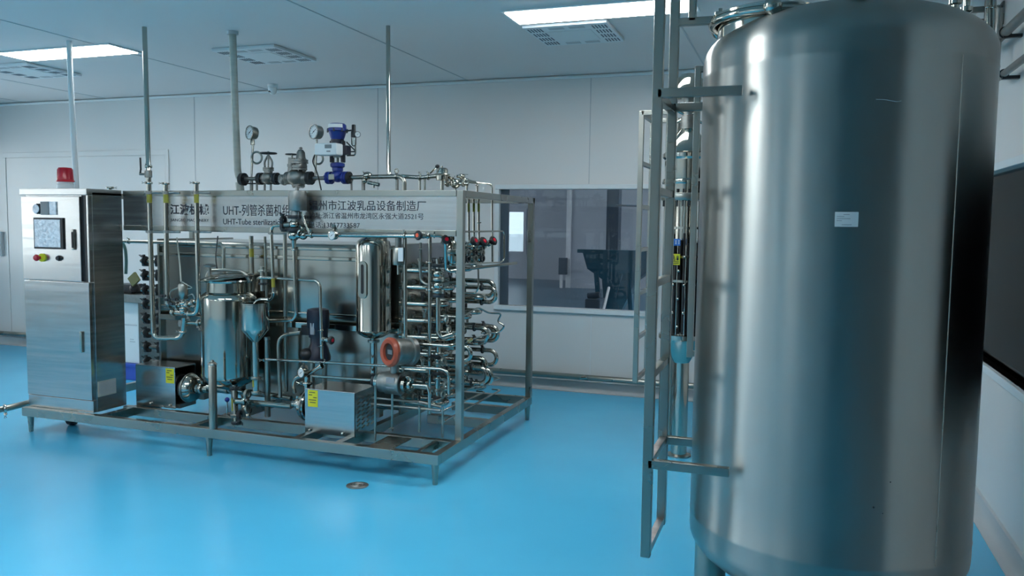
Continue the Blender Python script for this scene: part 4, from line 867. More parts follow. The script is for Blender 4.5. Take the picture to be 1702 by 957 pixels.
# zig-zag and large loop pipes in front of the bundle
pipe('zigzag_pipe', 'zig-zag bent pipe standing out at the right of the tube bundle', [(770, 525, 5.3), (795, 511, 5.5), (812, 520, 5.6), (834, 521, 5.7), (826, 535, 5.7), (840, 541, 5.7), (829, 553, 5.7), (800, 553, 5.6)], 1.6, bend=.03)
pipe('loop_pipe', 'thin looped pipe dropping in front of the upper tube ends', [(771, 437, 5.15), (792, 440, 5.3), (795, 448, 5.3), (795, 480, 5.3), (790, 487, 5.3), (770, 486, 5.2)], 1.5, bend=.04)
pipe('brass_nut_line', 'thin capillary line with a brass nut beside the corner post', [(773, 570, 5.0), (779, 566, 5.02), (816, 553, 5.35)], 1.1)
o = MB().cyl(P(778, 567, 5.02), P(784, 564, 5.06), .012, n=6).build('nut', 'brass', bpy.data.objects['brass_nut_line'])
for i, (x, y, rr, Y) in enumerate(((813, 490, 12, 5.75), (816, 554, 12, 5.75), (814, 594, 12, 5.75), (772, 587, 11, 5.05), (801, 555, 10, 5.55), (805, 626, 13, 5.6), (797, 624, 13, 5.45))):
    R_ = L(rr, x, y, Y); c = P(x, y, Y); pts = [c+Vector((-.22, 0, R_))]+[c+Vector((R_*math.sin(PI*k/12), 0, R_*math.cos(PI*k/12))) for k in range(13)]+[c+Vector((-.22, 0, -R_))]
    u = MB().sweep(pts, .0165, 12).build('return_bend', 'polish', hx)
    for zz in (R_, -R_): clamp_mb(MB(), c+Vector((-.06, 0, zz)), (1, 0, 0), .018, (0, -.3, 1)).build('clamp', 'iron', u)
mb = MB()
hm = thing('valve_manifold', 'dense block of clamped valves under the row of end knobs', 'valve', P(785, 440, 5.3))
for i in range(3):
    for j in range(3):
        q = P(772+i*12, 411+j*9, 5.12+.15*i); MB().ball(q, .026, sq=.9).cyl(q-Vector((0, 0, .03)), q+Vector((0, 0, .03)), .014, n=12).build('valve_body', 'polish', hm)
        clamp_mb(MB(), q+Vector((.03, -.01, .0)), (1, -.2, 0), .018, (0, -.3, 1)).build('clamp', 'steel' if (i+j) % 2 else 'iron', hm)
q = P(751, 418, 4.98); t = thing('pipe_strainer', 'short vertical strainer with two clamps behind the corner post', 'strainer', P(751, 440, 4.98))
MB().lathe(q-Vector((0, 0, .09)), (0, 0, 1), [(0, 0), (.03, 0), (.04, .02), (.042, .08), (.04, .14), (.025, .16), (.018, .16), (.018, .24), (0, .24)], 24).build('body', 'polish', t); clamp_mb(MB(), q+Vector((0, 0, .0)), (0, 0, 1), .034, (1, -.4, 0)).build('clamp', 'steel', t)

# ================================================================== STEAM LINE ON TOP
SY = 5.20
def sp(x, y): return P(x, y, SY)
cl = sp(480, 295); zc = cl.z
sl = pipe('lagged_steam_pipe', 'grey insulated steam pipe dropping from the ceiling to the steam valves', [(386.5, 50, 5.18), (391, 190, SY), (395, 285, SY), (398, 296, SY), (402, 297, SY)], 5.8, m='lag', bend=.05, n=20)
MB().lathe(P(386.6, 53, 5.18), (0, 0, 1), [(.03, -.02), (.042, -.02), (.042, .02), (.03, .02)], 24).build('collar', 'seam', sl)
MB().cyl(sp(398, 303), sp(401, 330), .030, n=18).build('lower_lagging', 'lag', sl)
st = pipe('steam_pipe', 'dark steam pipe joining the flanges along the top of the skid', [(402, 297, SY), (430, 297, SY)], 3.2, m='cast'); 
mb = MB(); flange_mb(mb, sp(404, 298), (1, -.05, 0), L(10.5, 404, 298, SY), .016); mb.build('flange', 'iron', st)
def hand_wheel(t, c, R, m='iron', d=(0, 0, 1)):
    c = Vector(c); d, u, v = basis(d); mb = MB().torus(c, d, R, R*.10, 32, 8).lathe(c-d*R*.12, d, [(0, 0), (R*.2, 0), (R*.2, R*.3), (0, R*.3)], 16)
    for k in range(5): a = 2*PI*k/5; mb.cyl(c, c+(u*math.cos(a)+v*math.sin(a))*R, R*.075, n=8)
    return mb.build('hand_wheel', m, t)
gv = thing('gate_valve', 'flanged gate valve with black handwheel on the left of the steam line', 'valve', sp(445, 310))
mb = MB(); flange_mb(mb, sp(433, 297), (1, 0, 0), L(10, 433, 297, SY), .016); mb.build('flange', 'iron', gv); mb = MB(); flange_mb(mb, sp(459, 297), (1, 0, 0), L(10, 459, 297, SY), .016); mb.build('flange', 'iron', gv)
c = sp(446, 296); MB().ball(c, .052, (0, 0, 1), .95).cyl(sp(433, 297), sp(459, 297), .034, n=20).cyl(c, sp(446, 283), .032, n=20).build('body', 'cast', gv)
mb = MB(); flange_mb(mb, sp(446, 281), (0, 0, 1), L(9, 446, 281, SY), .012, 6); mb.build('bonnet_flange', 'cast', gv)
q0, q1 = sp(446, 280), sp(446, 258)
mb = MB()
for sg in (-1, 1): mb.tube([q0+Vector((sg*.030, 0, 0)), q0+Vector((sg*.036, 0, .05)), q1+Vector((sg*.012, 0, -.015)), q1], .008, .03, 8)
mb.build('yoke', 'cast', gv); MB().cyl(q0, q1+Vector((0, 0, .03)), .007, n=10).build('stem', 'steel', gv); hand_wheel(gv, q1+Vector((0, 0, .015)), L(13, 446, 255, SY))
pr_ = thing('pressure_reducing_valve', 'cast steel pressure reducing valve with square flanges beside the second handwheel', 'valve', sp(495, 308))
c = sp(494, 295)
MB().ball(c, .075, (0, 0, 1), .9, 24, 12).cyl(sp(478, 296), sp(514, 296), .045, n=24).build('body', 'cast', pr_)
mb = MB(); flange_mb(mb, sp(515, 296), (1, 0, 0), L(11, 515, 296, SY), .018); mb.build('flange', 'iron', pr_); mb = MB(); flange_mb(mb, sp(479, 296), (1, 0, 0), L(10.5, 479, 296, SY), .014); mb.build('flange', 'cast', pr_)
mb = MB(); flange_mb(mb, sp(498, 279), (0, 0, 1), L(12.5, 498, 279, SY), .016, 8); mb.build('bonnet_flange', 'cast', pr_)
mb = MB(); flange_mb(mb, sp(498, 268.5), (0, 0, 1), L(14, 498, 268, SY), .014, 6); mb.build('diaphragm_flange', 'cast', pr_)
mb = MB(); flange_mb(mb, sp(496, 308), (0, 0, 1), L(10.5, 496, 308, SY), .012, 8); mb.build('bottom_flange', 'cast', pr_)
z_ = lambda y: sp(500, y).z
q = sp(500, 262); MB().lathe((q.x, SY, 0), (0, 0, 1), [(.045, z_(276)), (.04, z_(266)), (.034, z_(262)), (.030, z_(253)), (.018, z_(249)), (.007, z_(248)), (.007, z_(244)), (0, z_(244))], 24).build('spring_bonnet', 'cast', pr_)
MB().box((q.x-.012, SY-.008, z_(247)), (q.x+.012, SY+.008, z_(245.5)), .002).build('screw_head', 'iron', pr_)
g2 = thing('strainer_valve', 'angled strainer with a black handwheel left of the pressure reducing valve', 'valve', sp(472, 305))
MB().cyl(sp(466, 297), sp(479, 297), .032, n=20).cyl(sp(474, 293), sp(468, 305), .036, n=20, bev=.008).cyl(sp(484, 290), sp(485, 262), .026, n=18).build('body', 'cast', g2)
mb = MB(); flange_mb(mb, sp(485, 275), (0, 0, 1), L(7.5, 485, 275, SY), .010, 6); mb.build('bonnet_flange', 'cast', g2); MB().cyl(sp(485, 270), sp(485, 255), .007, n=10).build('stem', 'steel', g2); hand_wheel(g2, sp(484.5, 256.5), L(9.5, 485, 257, SY))
def coil(t, x, y, r, Y): return MB().torus(P(x, y, Y), (.1, -1, 0), L(r, x, y, Y), .008, 32, 8).build('coil_tube', 'steel', t)
g = gauge('pressure_gauge', 'round pressure gauge on a coiled stem at the left of the steam line', sp(414, 220), (-.35, -.93, .05), L(11.0, 414, 220, SY), 'steel', depth=.055)
b = sp(417, 232); MB().cyl(b+Vector((0, .03, .02)), sp(417.5, 296)+Vector((0, .0, 0)), .0085, n=10).build('stem', 'steel', g); MB().lathe(sp(417, 237)+Vector((0, .02, 0)), (0, 0, 1), [(0, -.02), (.016, -.016), (.016, .016), (.01, .03), (0, .03)], 12).build('stem_nut', 'steel', g); coil(g, 426.5, 262, 9.5, SY)
g = gauge('pressure_gauge', 'round grey pressure gauge on a stem left of the blue control valve', sp(520.5, 218.5), (-.35, -.93, .05), L(11.8, 520, 218, SY), 'cast', depth=.06)
MB().cyl(sp(522.5, 231)+Vector((0, .03, 0)), sp(524, 292), .008, n=10).build('stem', 'steel', g); coil(g, 529, 264, 8.5, SY+.02)
pipe('valve_cable', 'black cable curving from the white positioner box down behind the sign', [(523, 258, SY-.03), (519, 268, SY-.05), (528, 288, SY-.06), (534, 316, SY-.05)], 1.1, m='black', cat='cable', bend=.12)
# blue control valve
cv = thing('control_valve', 'bright blue flanged control valve with blue air actuator on the steam line', 'valve', sp(561, 305))
zf = lambda y: sp(561, y).z; xq = sp(561, 250).x; k = lambda n: L(n, 561, 250, SY)
MB().lathe((xq, SY, 0), (0, 0, 1), [(0, zf(233)), (k(10), zf(233)), (k(12), zf(228)), (k(14.5), zf(219)), (k(17.5), zf(218)), (k(17.5), zf(215.5)), (k(15), zf(215)), (k(14.5), zf(208)), (k(12), zf(205.5)), (0, zf(205))], 40).build('actuator', 'blue', cv)
a_ = MB()
for i in range(9):
    an = PI+.45+(PI-.9)*i/8; a_.v += [Vector((xq+k(15.4)*math.cos(an), SY+k(15.4)*math.sin(an), zf(213))), Vector((xq+k(14.9)*math.cos(an), SY+k(14.9)*math.sin(an), zf(207)))]
for i in range(8): a_.f.append((2*i, 2*i+2, 2*i+3, 2*i+1))
a_.build('actuator_label', 'white', cv)
mb = MB()
for i in range(8): an = 2*PI*i/8+.2; mb.cyl((xq+k(17)*math.cos(an), SY+k(17)*math.sin(an), zf(220)), (xq+k(17)*math.cos(an), SY+k(17)*math.sin(an), zf(214.5)), .006, n=6)
mb.build('actuator_bolts', 'iron', cv)
MB().cyl((xq, SY, zf(240)), (xq, SY, zf(232)), k(11), n=24).build('actuator_collar', 'navy', cv)
mb = MB()
for sg in (-1, 1): mb.box((xq+sg*k(10.5)-k(2.2), SY-.02, zf(270)), (xq+sg*k(10.5)+k(2.2), SY+.02, zf(234)), .004)
mb.build('yoke', 'navy', cv); MB().cyl((xq, SY, zf(272)), (xq, SY, zf(234)), .010, n=12).box((xq-.03, SY-.015, zf(262)), (xq+.03, SY+.015, zf(257)), .003).build('stem', 'steel', cv)
MB().lathe((xq, SY, 0), (0, 0, 1), [(0, zf(284)), (k(9), zf(284)), (k(9), zf(279)), (k(12), zf(277)), (k(12), zf(272)), (k(8), zf(270)), (0, zf(270))], 32).build('bonnet', 'blue', cv)
MB().ball((xq, SY, zf(292)), k(11), (0, 0, 1), 1.0, 24, 12).cyl((xq-k(13), SY, zf(295.5)), (xq+k(13), SY, zf(295.5)), k(6.5), n=24).build('body', 'blue', cv)
for sg, mm_ in ((-1, 'blue'), (1, 'blue')):
    mb = MB(); flange_mb(mb, (xq+sg*k(15.5), SY, zf(295.5)), (1, 0, 0), k(10.5), .018); mb.build('flange', mm_, cv)
mb = MB(); flange_mb(mb, (xq+k(21), SY, zf(295.5)), (1, 0, 0), k(10), .012); mb.build('counter_flange', 'iron', cv)
a, b = sp(552, 299), sp(561, 290); MB().box((a.x, SY-k(11.6), a.z), (b.x, SY-k(9), b.z), .002).build('name_plate', 'lag', cv)
a, b = P(522, 258, SY-.15), P(559, 237, SY-.15); ps = thing('valve_positioner', 'white positioner box with small grey screen mounted on the blue control valve', 'controller', ((a.x+b.x)/2, SY-.1, a.z))
MB().box((a.x, SY-.15, a.z), (b.x, SY-.055, b.z), .012).build('housing', 'white', ps)
def px_plate(name, x0, y0, x1, y1, Y, m, par, th=.004): a, b = P(x0, y1, Y), P(x1, y0, Y); return MB().box((a.x, Y-th, a.z), (b.x, Y+.002, b.z), .001).build(name, m, par)
px_plate('screen', 540, 240, 551, 246.5, SY-.15, 'lcd', ps); px_plate('button_row', 543, 250, 549, 252.5, SY-.15, 'greyink', ps)
MB().box((b.x-.03, SY-.06, a.z+.01), (b.x+.03, SY+.0, b.z-.01), .004).build('mount_bracket', 'navy', ps)
fr = thing('filter_regulator', 'small black air filter regulator with clear bowl right of the blue valve', 'regulator', sp(588, 246))
xq2 = sp(588, 225).x; MB().lathe((xq2, SY, 0), (0, 0, 1), [(0, zf(229)), (k(4.6), zf(229)), (k(4.6), zf(220)), (k(3.4), zf(218)), (k(3.4), zf(209)), (k(2.8), zf(208)), (0, zf(208))], 20).build('regulator_body', 'black', fr)
MB().lathe((xq2, SY, 0), (0, 0, 1), [(0, zf(244)), (k(2), zf(243.5)), (k(4), zf(241)), (k(4.2), zf(229)), (0, zf(229))], 20).build('bowl', 'clear', fr)
MB().tube([(xq2, SY, zf(217)), (xq+k(15), SY, zf(218))], .006).build('air_line', 'iron', fr); MB().tube([(xq2+k(3), SY, zf(241)), (xq2+k(3.5), SY, zf(253)), sp(590, 258), sp(577, 258.5)], .0055, .04, 8).build('copper_line', 'polish', fr); MB().tube([sp(576, 236), sp(592, 252), sp(577, 252)], .005, .01, 8).build('air_tube', 'iron', fr)
gauge('pressure_gauge', 'tiny black rimmed gauge on the air filter regulator', (xq2+k(8.5), SY-.01, zf(224.5)), (.6, -.8, 0), k(4.6), 'black', depth=.03)
MB().cyl((xq2, SY, zf(224.5)), (xq2+k(7), SY+.01, zf(224.5)), .008, n=10).build('stub', 'black', bpy.data.objects['pressure_gauge.002'])
pipe('steam_pipe', 'dark steam pipe between the pressure reducing valve and the blue valve', [(521, 296, SY), (546, 296, SY)], 3.2, m='cast')
tp = pipe('steam_pipe', 'polished steam pipe right of the blue valve ending in a bend behind the sign', [(580, 295, SY), (612, 294, SY), (665, 293, SY), (672, 300, SY), (672, 330, SY)], 3.6, m='steel', clamps=[(606, 294, SY), (659, 293, SY)], bend=.06)
c = sp(611, 292); MB().ball(c, L(8, 611, 292, SY), (0, 0, 1), .85).build('dome_cap', 'polish', tp); MB().ball(sp(606, 300), .022).cyl(sp(612, 303), sp(630, 307), .014, n=12).cyl(sp(621, 302), sp(621, 312), .01, n=10).build('trap_fitting', 'polish', tp)
q = sp(659, 284); MB().torus(q, (.1, -1, 0), .014, .005, 16, 6).cyl(sp(659, 287), sp(659, 294), .006, n=8).build('lifting_ring', 'polish', tp)
pipe('ceiling_drop_pipe', 'slim polished pipe dropping from the ceiling onto the steam line', [(645, 41, 5.357), (646, 285, SY+.02), (648, 292, SY+.02), (656, 294, SY+.02)], 3.6, bend=.05, clamps=[])
for x in (418, 427, 439, 450, 585, 604, 611, 660): 
    pass
lb_ = {418: 'short post under the left gauge stem', 427: 'short thin post right of the left gauge stem', 440: 'short post below the gate valve body', 450: 'short post below the right gate valve flange', 584: 'short post right of the blue valve', 604: 'short post below the domed steam fitting', 660: 'short post below the lifting ring'}
for x, w_ in ((418, 2.8), (427, 1.8), (440, 1.8), (450, 1.8), (584, 1.8), (604, 3.0), (660, 2.8)): pipe('support_stub', lb_[x]+' on the steam line', [(x, 298, SY+.02), (x, 330, SY+.02)], w_, m='cast', cat='support')
MB().bar(sp(413, 305), sp(424, 305), .02, .01).bar(sp(440, 305), sp(466, 305), .015, .01).build('cross_bar', 'iron', bpy.data.objects['support_stub'])
# right part of the roof: line, sight filter, lever valves
TYR = 5.30
pipe('roof_pipe', 'polished roof pipe from the steam line bend to the round sight filter', [(668, 293, TYR), (700, 295, TYR), (728, 292, TYR)], 3.4, clamps=[(698, 294, TYR), (712, 294, TYR)], m='polish')
sf = thing('sight_filter', 'two tier round polished filter housing with black ball handle on the skid roof', 'filter', P(735, 312, TYR))
zt_ = lambda y: P(735, y, TYR).z; xs_ = P(735, 290, TYR).x; kk = lambda n: L(n, 735, 290, TYR)
MB().lathe((xs_, TYR, 0), (0, 0, 1), [(0, zt_(300)), (kk(9.5), zt_(300)), (kk(10.5), zt_(299)), (kk(10.5), zt_(292)), (kk(12.5), zt_(291.5)), (kk(12.5), zt_(289)), (kk(10), zt_(288.5)), (kk(9.5), zt_(281)), (kk(7), zt_(279)), (0, zt_(278.5))], 40).build('housing', 'polish', sf)
MB().torus((xs_, TYR, zt_(290)), (0, 0, 1), kk(12.2), .006).build('clamp_band', 'steel', sf); MB().cyl((xs_, TYR, zt_(279)), (xs_, TYR, zt_(275.5)), .006, n=8).build('vent_pin', 'polish', sf)
MB().tube([P(715, 288, TYR-.05), P(722, 281, TYR-.06), P(726, 277, TYR-.06)], .006, .02, 8).build('handle', 'polish', sf); MB().ball(P(727, 276.5, TYR-.06), .014, (1, 0, .2), 1.2).build('handle_ball', 'black', sf)
MB().cyl((xs_, TYR, zt_(318)), (xs_, TYR, zt_(299)), kk(3), n=16).build('stem', 'polish', sf)
pipe('roof_pipe', 'short roof pipe with clamps right of the round sight filter', [(747, 295, TYR+.05), (752, 299, TYR+.1), (790, 303, TYR+.3)], 2.6, clamps=[(752, 299, TYR+.1), (768, 301, TYR+.2)])
for lb, x0_, y0_, x1_, y1_, Y in (('lever valve with flat handle on the roof right of the sight filter', 766, 293, 778, 290, 5.45), ('second low lever valve further right on the skid roof', 772, 299, 790, 302, 5.6)):
    q = P(x0_, y0_, Y); t = thing('lever_valve', lb, 'valve', q); MB().ball(q, .018).cyl(q-Vector((.03, 0, 0)), q+Vector((.03, 0, 0)), .012, n=12).build('body', 'polish', t); MB().bar(q+Vector((0, 0, .015)), P(x1_, y1_, Y), .012, .005).build('lever', 'steel', t)
for i, (x, y, Y) in enumerate(((698, 303, 5.3), (706, 303, 5.3), (757, 306, 5.4), (776, 309, 5.5), (793, 312, 5.6))):
    pipe('support_stub', ['thin post left of the sight filter', 'second thin post left of the sight filter', 'short stub on the roof plate right of the sight filter', 'middle short stub near the roof plate edge', 'far right short stub on the skid roof edge'][i], [(x, y-8, Y), (x, y+14, Y)], 1.8, m='polish', clamps=[(x, y-4, Y)] if i > 1 else (), cat='support')
q = P(757, 305, 5.40); t = thing('pipe_ball_fitting', 'polished ball fitting on the roof plate beside the sight filter', 'fitting', q); MB().ball(q, .036, n=22, k=12).cyl(q-Vector((.08, 0, 0)), q+Vector((.1, 0, 0)), .014, n=12).build('ball_body', 'polish', t); clamp_mb(MB(), q+Vector((.06, 0, 0)), (1, 0, 0), .016).build('clamp', 'steel', t); clamp_mb(MB(), q-Vector((.06, 0, 0)), (1, 0, 0), .016).build('clamp', 'steel', t)

# ================================================================== OTHER THINGS ROUND THE ROOM
pipe('white_conduit', 'white painted conduit dropping from the ceiling behind the control cabinet', [(114.5, 66, 5.083), (118, 150, 5.05), (129, 345, 4.95)], 4.3, m='white', cat='conduit', bend=.3, n=18)
c = P(594, 807, Z=0); t = thing('floor_drain', 'round stainless floor drain in the blue floor before the skid', 'drain', (c.x, c.y, .001))
MB().lathe((c.x, c.y, .0005), (0, 0, 1), [(0, 0), (.068, 0), (.068, .003), (.052, .005), (0, .005)], 40).build('rim', 'rust', t); mb = MB()
for i in range(3): mb.torus((c.x, c.y, .0055), (0, 0, 1), .012+.013*i, .0035, 32, 6)
mb.build('grate', 'cast', t)
RZ = .150
for i, (x0_, x1_, lb) in enumerate(((XL+.02, P(195, 560, 7.5).x, 'steel bumper rail low on the back wall left of the cabinet'), (P(700, 600, 7.5).x, .9, 'steel bumper rail low on the back wall below the window'))):
    t = thing('wall_bumper_rail', lb, 'rail', ((x0_+x1_)/2, 7.5, RZ)); MB().cyl((x0_, 7.5, RZ), (x1_, 7.5, RZ), .028, n=20, bev=.006).build('tube', 'steel', t)
    n_b = 3
    for j in range(n_b): x = x0_+(x1_-x0_)*(j+.5)/n_b; MB().box((x-.02, 7.5, RZ-.015), (x+.02, YB-.002, RZ+.015), .003).build('bracket', 'steel', t)
lp = pipe('floor_pipe', 'clamped pipe running low over the floor at the left edge to the skid', [(-60, 689, 4.20), (8, 679.5, 4.42), (48, 669, 4.62), (70, 664, 4.9)], 5.2, clamps=[(8, 679.5, 4.42)], m='steel', bend=.1, wing=(.2, -.6, -1))
MB().box((-5.71, 4.44, 0), (-5.69, 4.46, .12)).build('stand', 'steel', lp)
a, b = P(-6, 425, 7.55), P(3, 385, 7.55); t = thing('wall_box', 'pale grey box on the back wall cut by the left photo edge', 'box', ((a.x+b.x)/2, 7.55, a.z)); MB().box((a.x-.15, 7.53, a.z), (b.x, YB, b.z), .006).build('case', 'seam', t); MB().box((a.x-.13, 7.526, a.z+.015), (b.x-.015, 7.532, b.z-.015)).build('door', 'white', t)
WBY = 6.35
a, b = P(206, 602, WBY), P(229, 503, WBY); dpt = .28
t = thing('standing_electric_box', 'pale upright box with grey side panel standing behind the control cabinet', 'cabinet', ((a.x+b.x)/2, WBY+.14, a.z))
MB().box((a.x-.25, WBY, a.z), (b.x, WBY+dpt, b.z), .006).build('body', 'white', t); MB().box((b.x-.004, WBY+.004, a.z+.002), (b.x+.004, WBY+dpt-.004, b.z-.002), .002).build('side_panel', 'cast', t)
px_plate('panel_joint', 206, 539.5, 228, 540.5, WBY, 'seam', t, .002); px_plate('label_print', 216, 567, 225, 568.2, WBY, 'seam', t, .002); px_plate('label_print', 216, 563, 223, 564.2, WBY, 'seam', t, .002)
z0_ = a.z
t = thing('blue_crate', 'blue plastic crate under the pale upright box', 'crate', ((a.x+b.x)/2, WBY+.14, 0)); mb = MB().box((a.x-.25, WBY-.02, 0), (b.x+.04, WBY+dpt+.02, z0_-.004), .01); mb.build('crate_body', 'bluecrate', t)
MB().box((a.x-.26, WBY-.03, z0_-.035), (b.x+.05, WBY+dpt+.03, z0_-.003), .006).build('rim', 'bluecrate', t)
a2, b2 = P(200, 502, WBY-.05), P(243, 491, WBY-.05)
t = thing('device_shelf', 'dark grey shelf plate on top of the pale upright box', 'shelf', ((a2.x+b2.x)/2, WBY+.1, b.z)); MB().box((a2.x-.2, WBY-.05, b.z+.002), (b2.x, WBY+dpt, b2.z), .005).build('plate', 'cast', t)
q = P(212, 478, WBY); t = thing('small_printer', 'small black device with a tilted olive cover on the grey shelf', 'device', (q.x, WBY+.1, b2.z))
MB().box((q.x-.2, WBY+.02, b2.z), (q.x+.03, WBY+.2, q.z+.03), .02).ball((q.x+.03, WBY+.06, b2.z+.055), .05).build('body', 'black', t)
rr_ = Matrix.Rotation(math.radians(-38), 3, 'Y'); q2 = P(222, 464, WBY); MB().box(q2-Vector((.055, .006, .05)), q2+Vector((.055, .02, .05)), .003, rr_).build('cover', 'olive', t)
# things in the hall beyond the window
q = P(1018, 440, 11.2); hb = thing('blue_hopper', 'dark blue steel hopper seen through the window', 'hopper', (q.x, 11.2, 0))
xs0, xs1 = P(970, 418, 11.2).x, P(1088, 418, 11.2).x; pf = lambda y: P(1010, y, 11.2).z
tz = [(xs0, xs1, pf(418)), (P(978, 446, 11.2).x, xs1-.06, pf(447)), (P(1003, 464, 11.2).x, P(1058, 464, 11.2).x, pf(465)), (P(1006, 480, 11.2).x, P(1034, 480, 11.2).x, .42)]
vs_ = []; fs_ = []
for (xa, xb, zz) in tz:
    hw = (xb-xa)*.4; vs_ += [(xa, 11.2-hw*.2, zz), (xb, 11.2-hw*.2, zz), (xb, 11.2+hw*1.8, zz), (xa, 11.2+hw*1.8, zz)]
for i in range(3): fs_ += [(4*i+j, 4*i+(j+1) % 4, 4*i+4+(j+1) % 4, 4*i+4+j) for j in range(4)]
fs_.append((12, 13, 14, 15)); MB().add(vs_, fs_).build('bin', 'hopper_blue', hb, flat=True)
MB().box((xs0-.04, 11.0, pf(418)-.02), (xs1+.04, 11.06, pf(418)+.03)).build('rim', 'hopper_blue', hb)
for x in (xs0+.3, xs1-.25):
    for y in (11.15, 11.6): MB().bar((x, y, 0), (x+(.12 if x < -3.1 else -.1), y, .95), .06).build('leg', 'hopper_blue', hb)
MB().bar(P(1022, 495, 11.0), P(1033, 455, 11.0), .03).build('strut', 'hopper_blue', hb)
q = P(936, 464, 21.5); t = thing('waste_bin', 'dark box on a pale foot against the far hall wall', 'box', (q.x, 20.0, 0)); w_ = (P(943, 440, 20).x-P(930, 440, 20).x)/2
q = P(936.5, 440, 20.); z0_, z1_ = P(936, 456, 20).z, P(936, 428, 20).z; MB().box((q.x-w_, 19.9, z0_), (q.x+w_, 20.02, z1_), .01).build('case', 'hall_dark', t); MB().box((q.x-w_*.7, 19.92, 0), (q.x-w_*.1, 20.0, z0_), .005).build('foot', 'trim', t)
qa, qb = P(1003, 515, 9.2), P(1012, 478, 9.6); t = pipe('leaning_pole', 'pale pole leaning beside the hopper beyond the window', [qb+(qa-qb)*((qb.z-.005)/(qb.z-qa.z)), qb], .016, m='white', cat='pole')
t = pipe('hall_pipe', 'dark horizontal pipe on the hall wall beyond the window', [(1024, 341, 17), (1120, 344, 17)], 1.6, m='hall_dark')
t = thing('low_equipment', 'low dark machine parts on the hall floor by the leaning pole', 'machine', P(990, 520, Y=10.2)); q = P(990, 505, 10.2); MB().box(q-Vector((.12, .1, q.z)), q+Vector((.08, .2, .07)), .02).cyl(q+Vector((-.10, 0, .1)), q+Vector((.06, -.02, .12)), .04, n=14).build('body', 'hall_dark', t)

# ================================================================== BEHIND THE BIG TANK: second ladder, process column, wall pipes
ld2 = ladder('tank_ladder', 'thinner steel ladder farther back, in front of the window edge', -1.075, 5.75, 6.2, .48, 2.40, [.50, .80, 1.12, 1.43, 1.735, 2.04], .036, [(5.75, 2.385), (6.2, 2.385), (6.2, .50)], .20)
MB().bar((-1.075, 5.75, 2.385), (-1.075, 6.2, 2.385), .032).build('top_rail', 'steel', ld2)
for y in (5.75, 6.2): MB().cyl((-.885, y, 0), (-.885, y, 2.40), .018, n=14).build('support_post', 'steel', ld2)
sx, sy = -.496, 4.10
mb = MB(); MB().bar((sx, sy, .95), (sx, sy, 2.375), .030).build('side_post', 'steel', tank)
for z in (2.36, .97): MB().bar((sx, sy, z), (sx+.40, sy-.0, z), .028).build('side_post_bracket', 'steel', tank)
cx_, cy_ = -.745, 5.69
pcx = thing('process_column', 'tall narrow dome topped steel column between the ladder and the big tank', 'process column', (cx_, cy_, 0))
def cl_(name, prof, m, n=40): return MB().lathe((cx_, cy_, 0), (0, 0, 1), prof, n).build(name, m, pcx)
cl_('foot_disc', [(0, 0), (.085, 0), (.085, .010), (.06, .016), (0, .016)], 'steel')
cl_('leg', [(0, .015), (.055, .015), (.055, .76), (0, .76)], 'polish')
cl_('hopper_cone', [(.055, .66), (.13, .80), (.16, .83), (.16, .86), (0, .86)], 'polish')
cl_('core_tube', [(0, .86), (.075, .86), (.075, 1.80), (0, 1.80)], 'polish')
for zz in (1.23, 1.395, 1.59): cl_('tie_ring', [(.075, zz-.008), (.13, zz-.008), (.13, zz+.008), (.075, zz+.008)], 'polish')
for i in range(14):
    a_ = 2*PI*i/14; x, y = cx_+.125*math.cos(a_), cy_+.125*math.sin(a_)
    MB().cyl((x, y, .86), (x, y, 1.80), .0055, n=8).build('tie_rod', 'polish', pcx)
rnd = random.Random(3)
for i in range(22):
    a_ = 2*PI*i/22; x, y = cx_+.108*math.cos(a_), cy_+.108*math.sin(a_); zt2 = 1.50+rnd.uniform(-.12, .08)
    MB().sweep([(x, y, .87), (x+.012*math.cos(a_), y+.012*math.sin(a_), 1.1), (x, y, 1.3), (cx_+.085*math.cos(a_), cy_+.085*math.sin(a_), zt2)], .013, 8).build('black_hose', 'black', pcx)
for k in range(6):
    for i in range(11):
        a_ = 2*PI*(i+.5*(k % 2))/11; MB().ball((cx_+.130*math.cos(a_), cy_+.130*math.sin(a_), .92+.095*k), .010, n=8, k=5).build('hose_clip', 'polish', pcx)
cl_('bolt_flange', [(0, 1.775), (.165, 1.775), (.17, 1.785), (.17, 1.815), (.165, 1.825), (0, 1.825)], 'steel')
for i in range(24):
    a_ = 2*PI*i/24; x, y = cx_+.152*math.cos(a_), cy_+.152*math.sin(a_); MB().cyl((x, y, 1.735), (x, y, 1.85), .006, n=6).build('flange_bolt', 'iron', pcx)
cl_('upper_flange', [(0, 1.885), (.160, 1.885), (.165, 1.90), (.160, 1.92), (0, 1.92)], 'polish')
cl_('bowl', [(.14, 1.82), (.14, 1.885), (.145, 1.92), (.15, 2.05), (.165, 2.065), (.165, 2.09), (.15, 2.10), (.135, 2.16), (.08, 2.23), (.055, 2.26), (0, 2.26)], 'polish')
cl_('neck', [(0, 2.25), (.05, 2.25), (.05, 2.34), (.035, 2.35), (.035, 2.47), (0, 2.47)], 'cast')
for sg in (-1, 1): MB().cyl((cx_-sg*.11, cy_, 2.29), (cx_+sg*.11, cy_-.02, 2.40), .010, n=10).build('cross_handle', 'polish', pcx)
cl_('dome_cap', [(0, 2.46), (.115, 2.465), (.12, 2.48), (.115, 2.53), (.09, 2.59), (.05, 2.625), (0, 2.637)], 'polish')
a, b = P(1116, 408, 5.50), P(1131, 397, 5.50)
pl = MB().box((a.x, 5.50, a.z), (b.x, 5.504, b.z), .001).bar(((a.x+b.x)/2, 5.504, a.z+.02), ((a.x+b.x)/2, 5.58, a.z+.02), .01).build('blue_plate', 'signblue', pcx, label='small blue plate with white marks')
mb = MB(); w3 = (b.x-a.x)/3; h3 = b.z-a.z
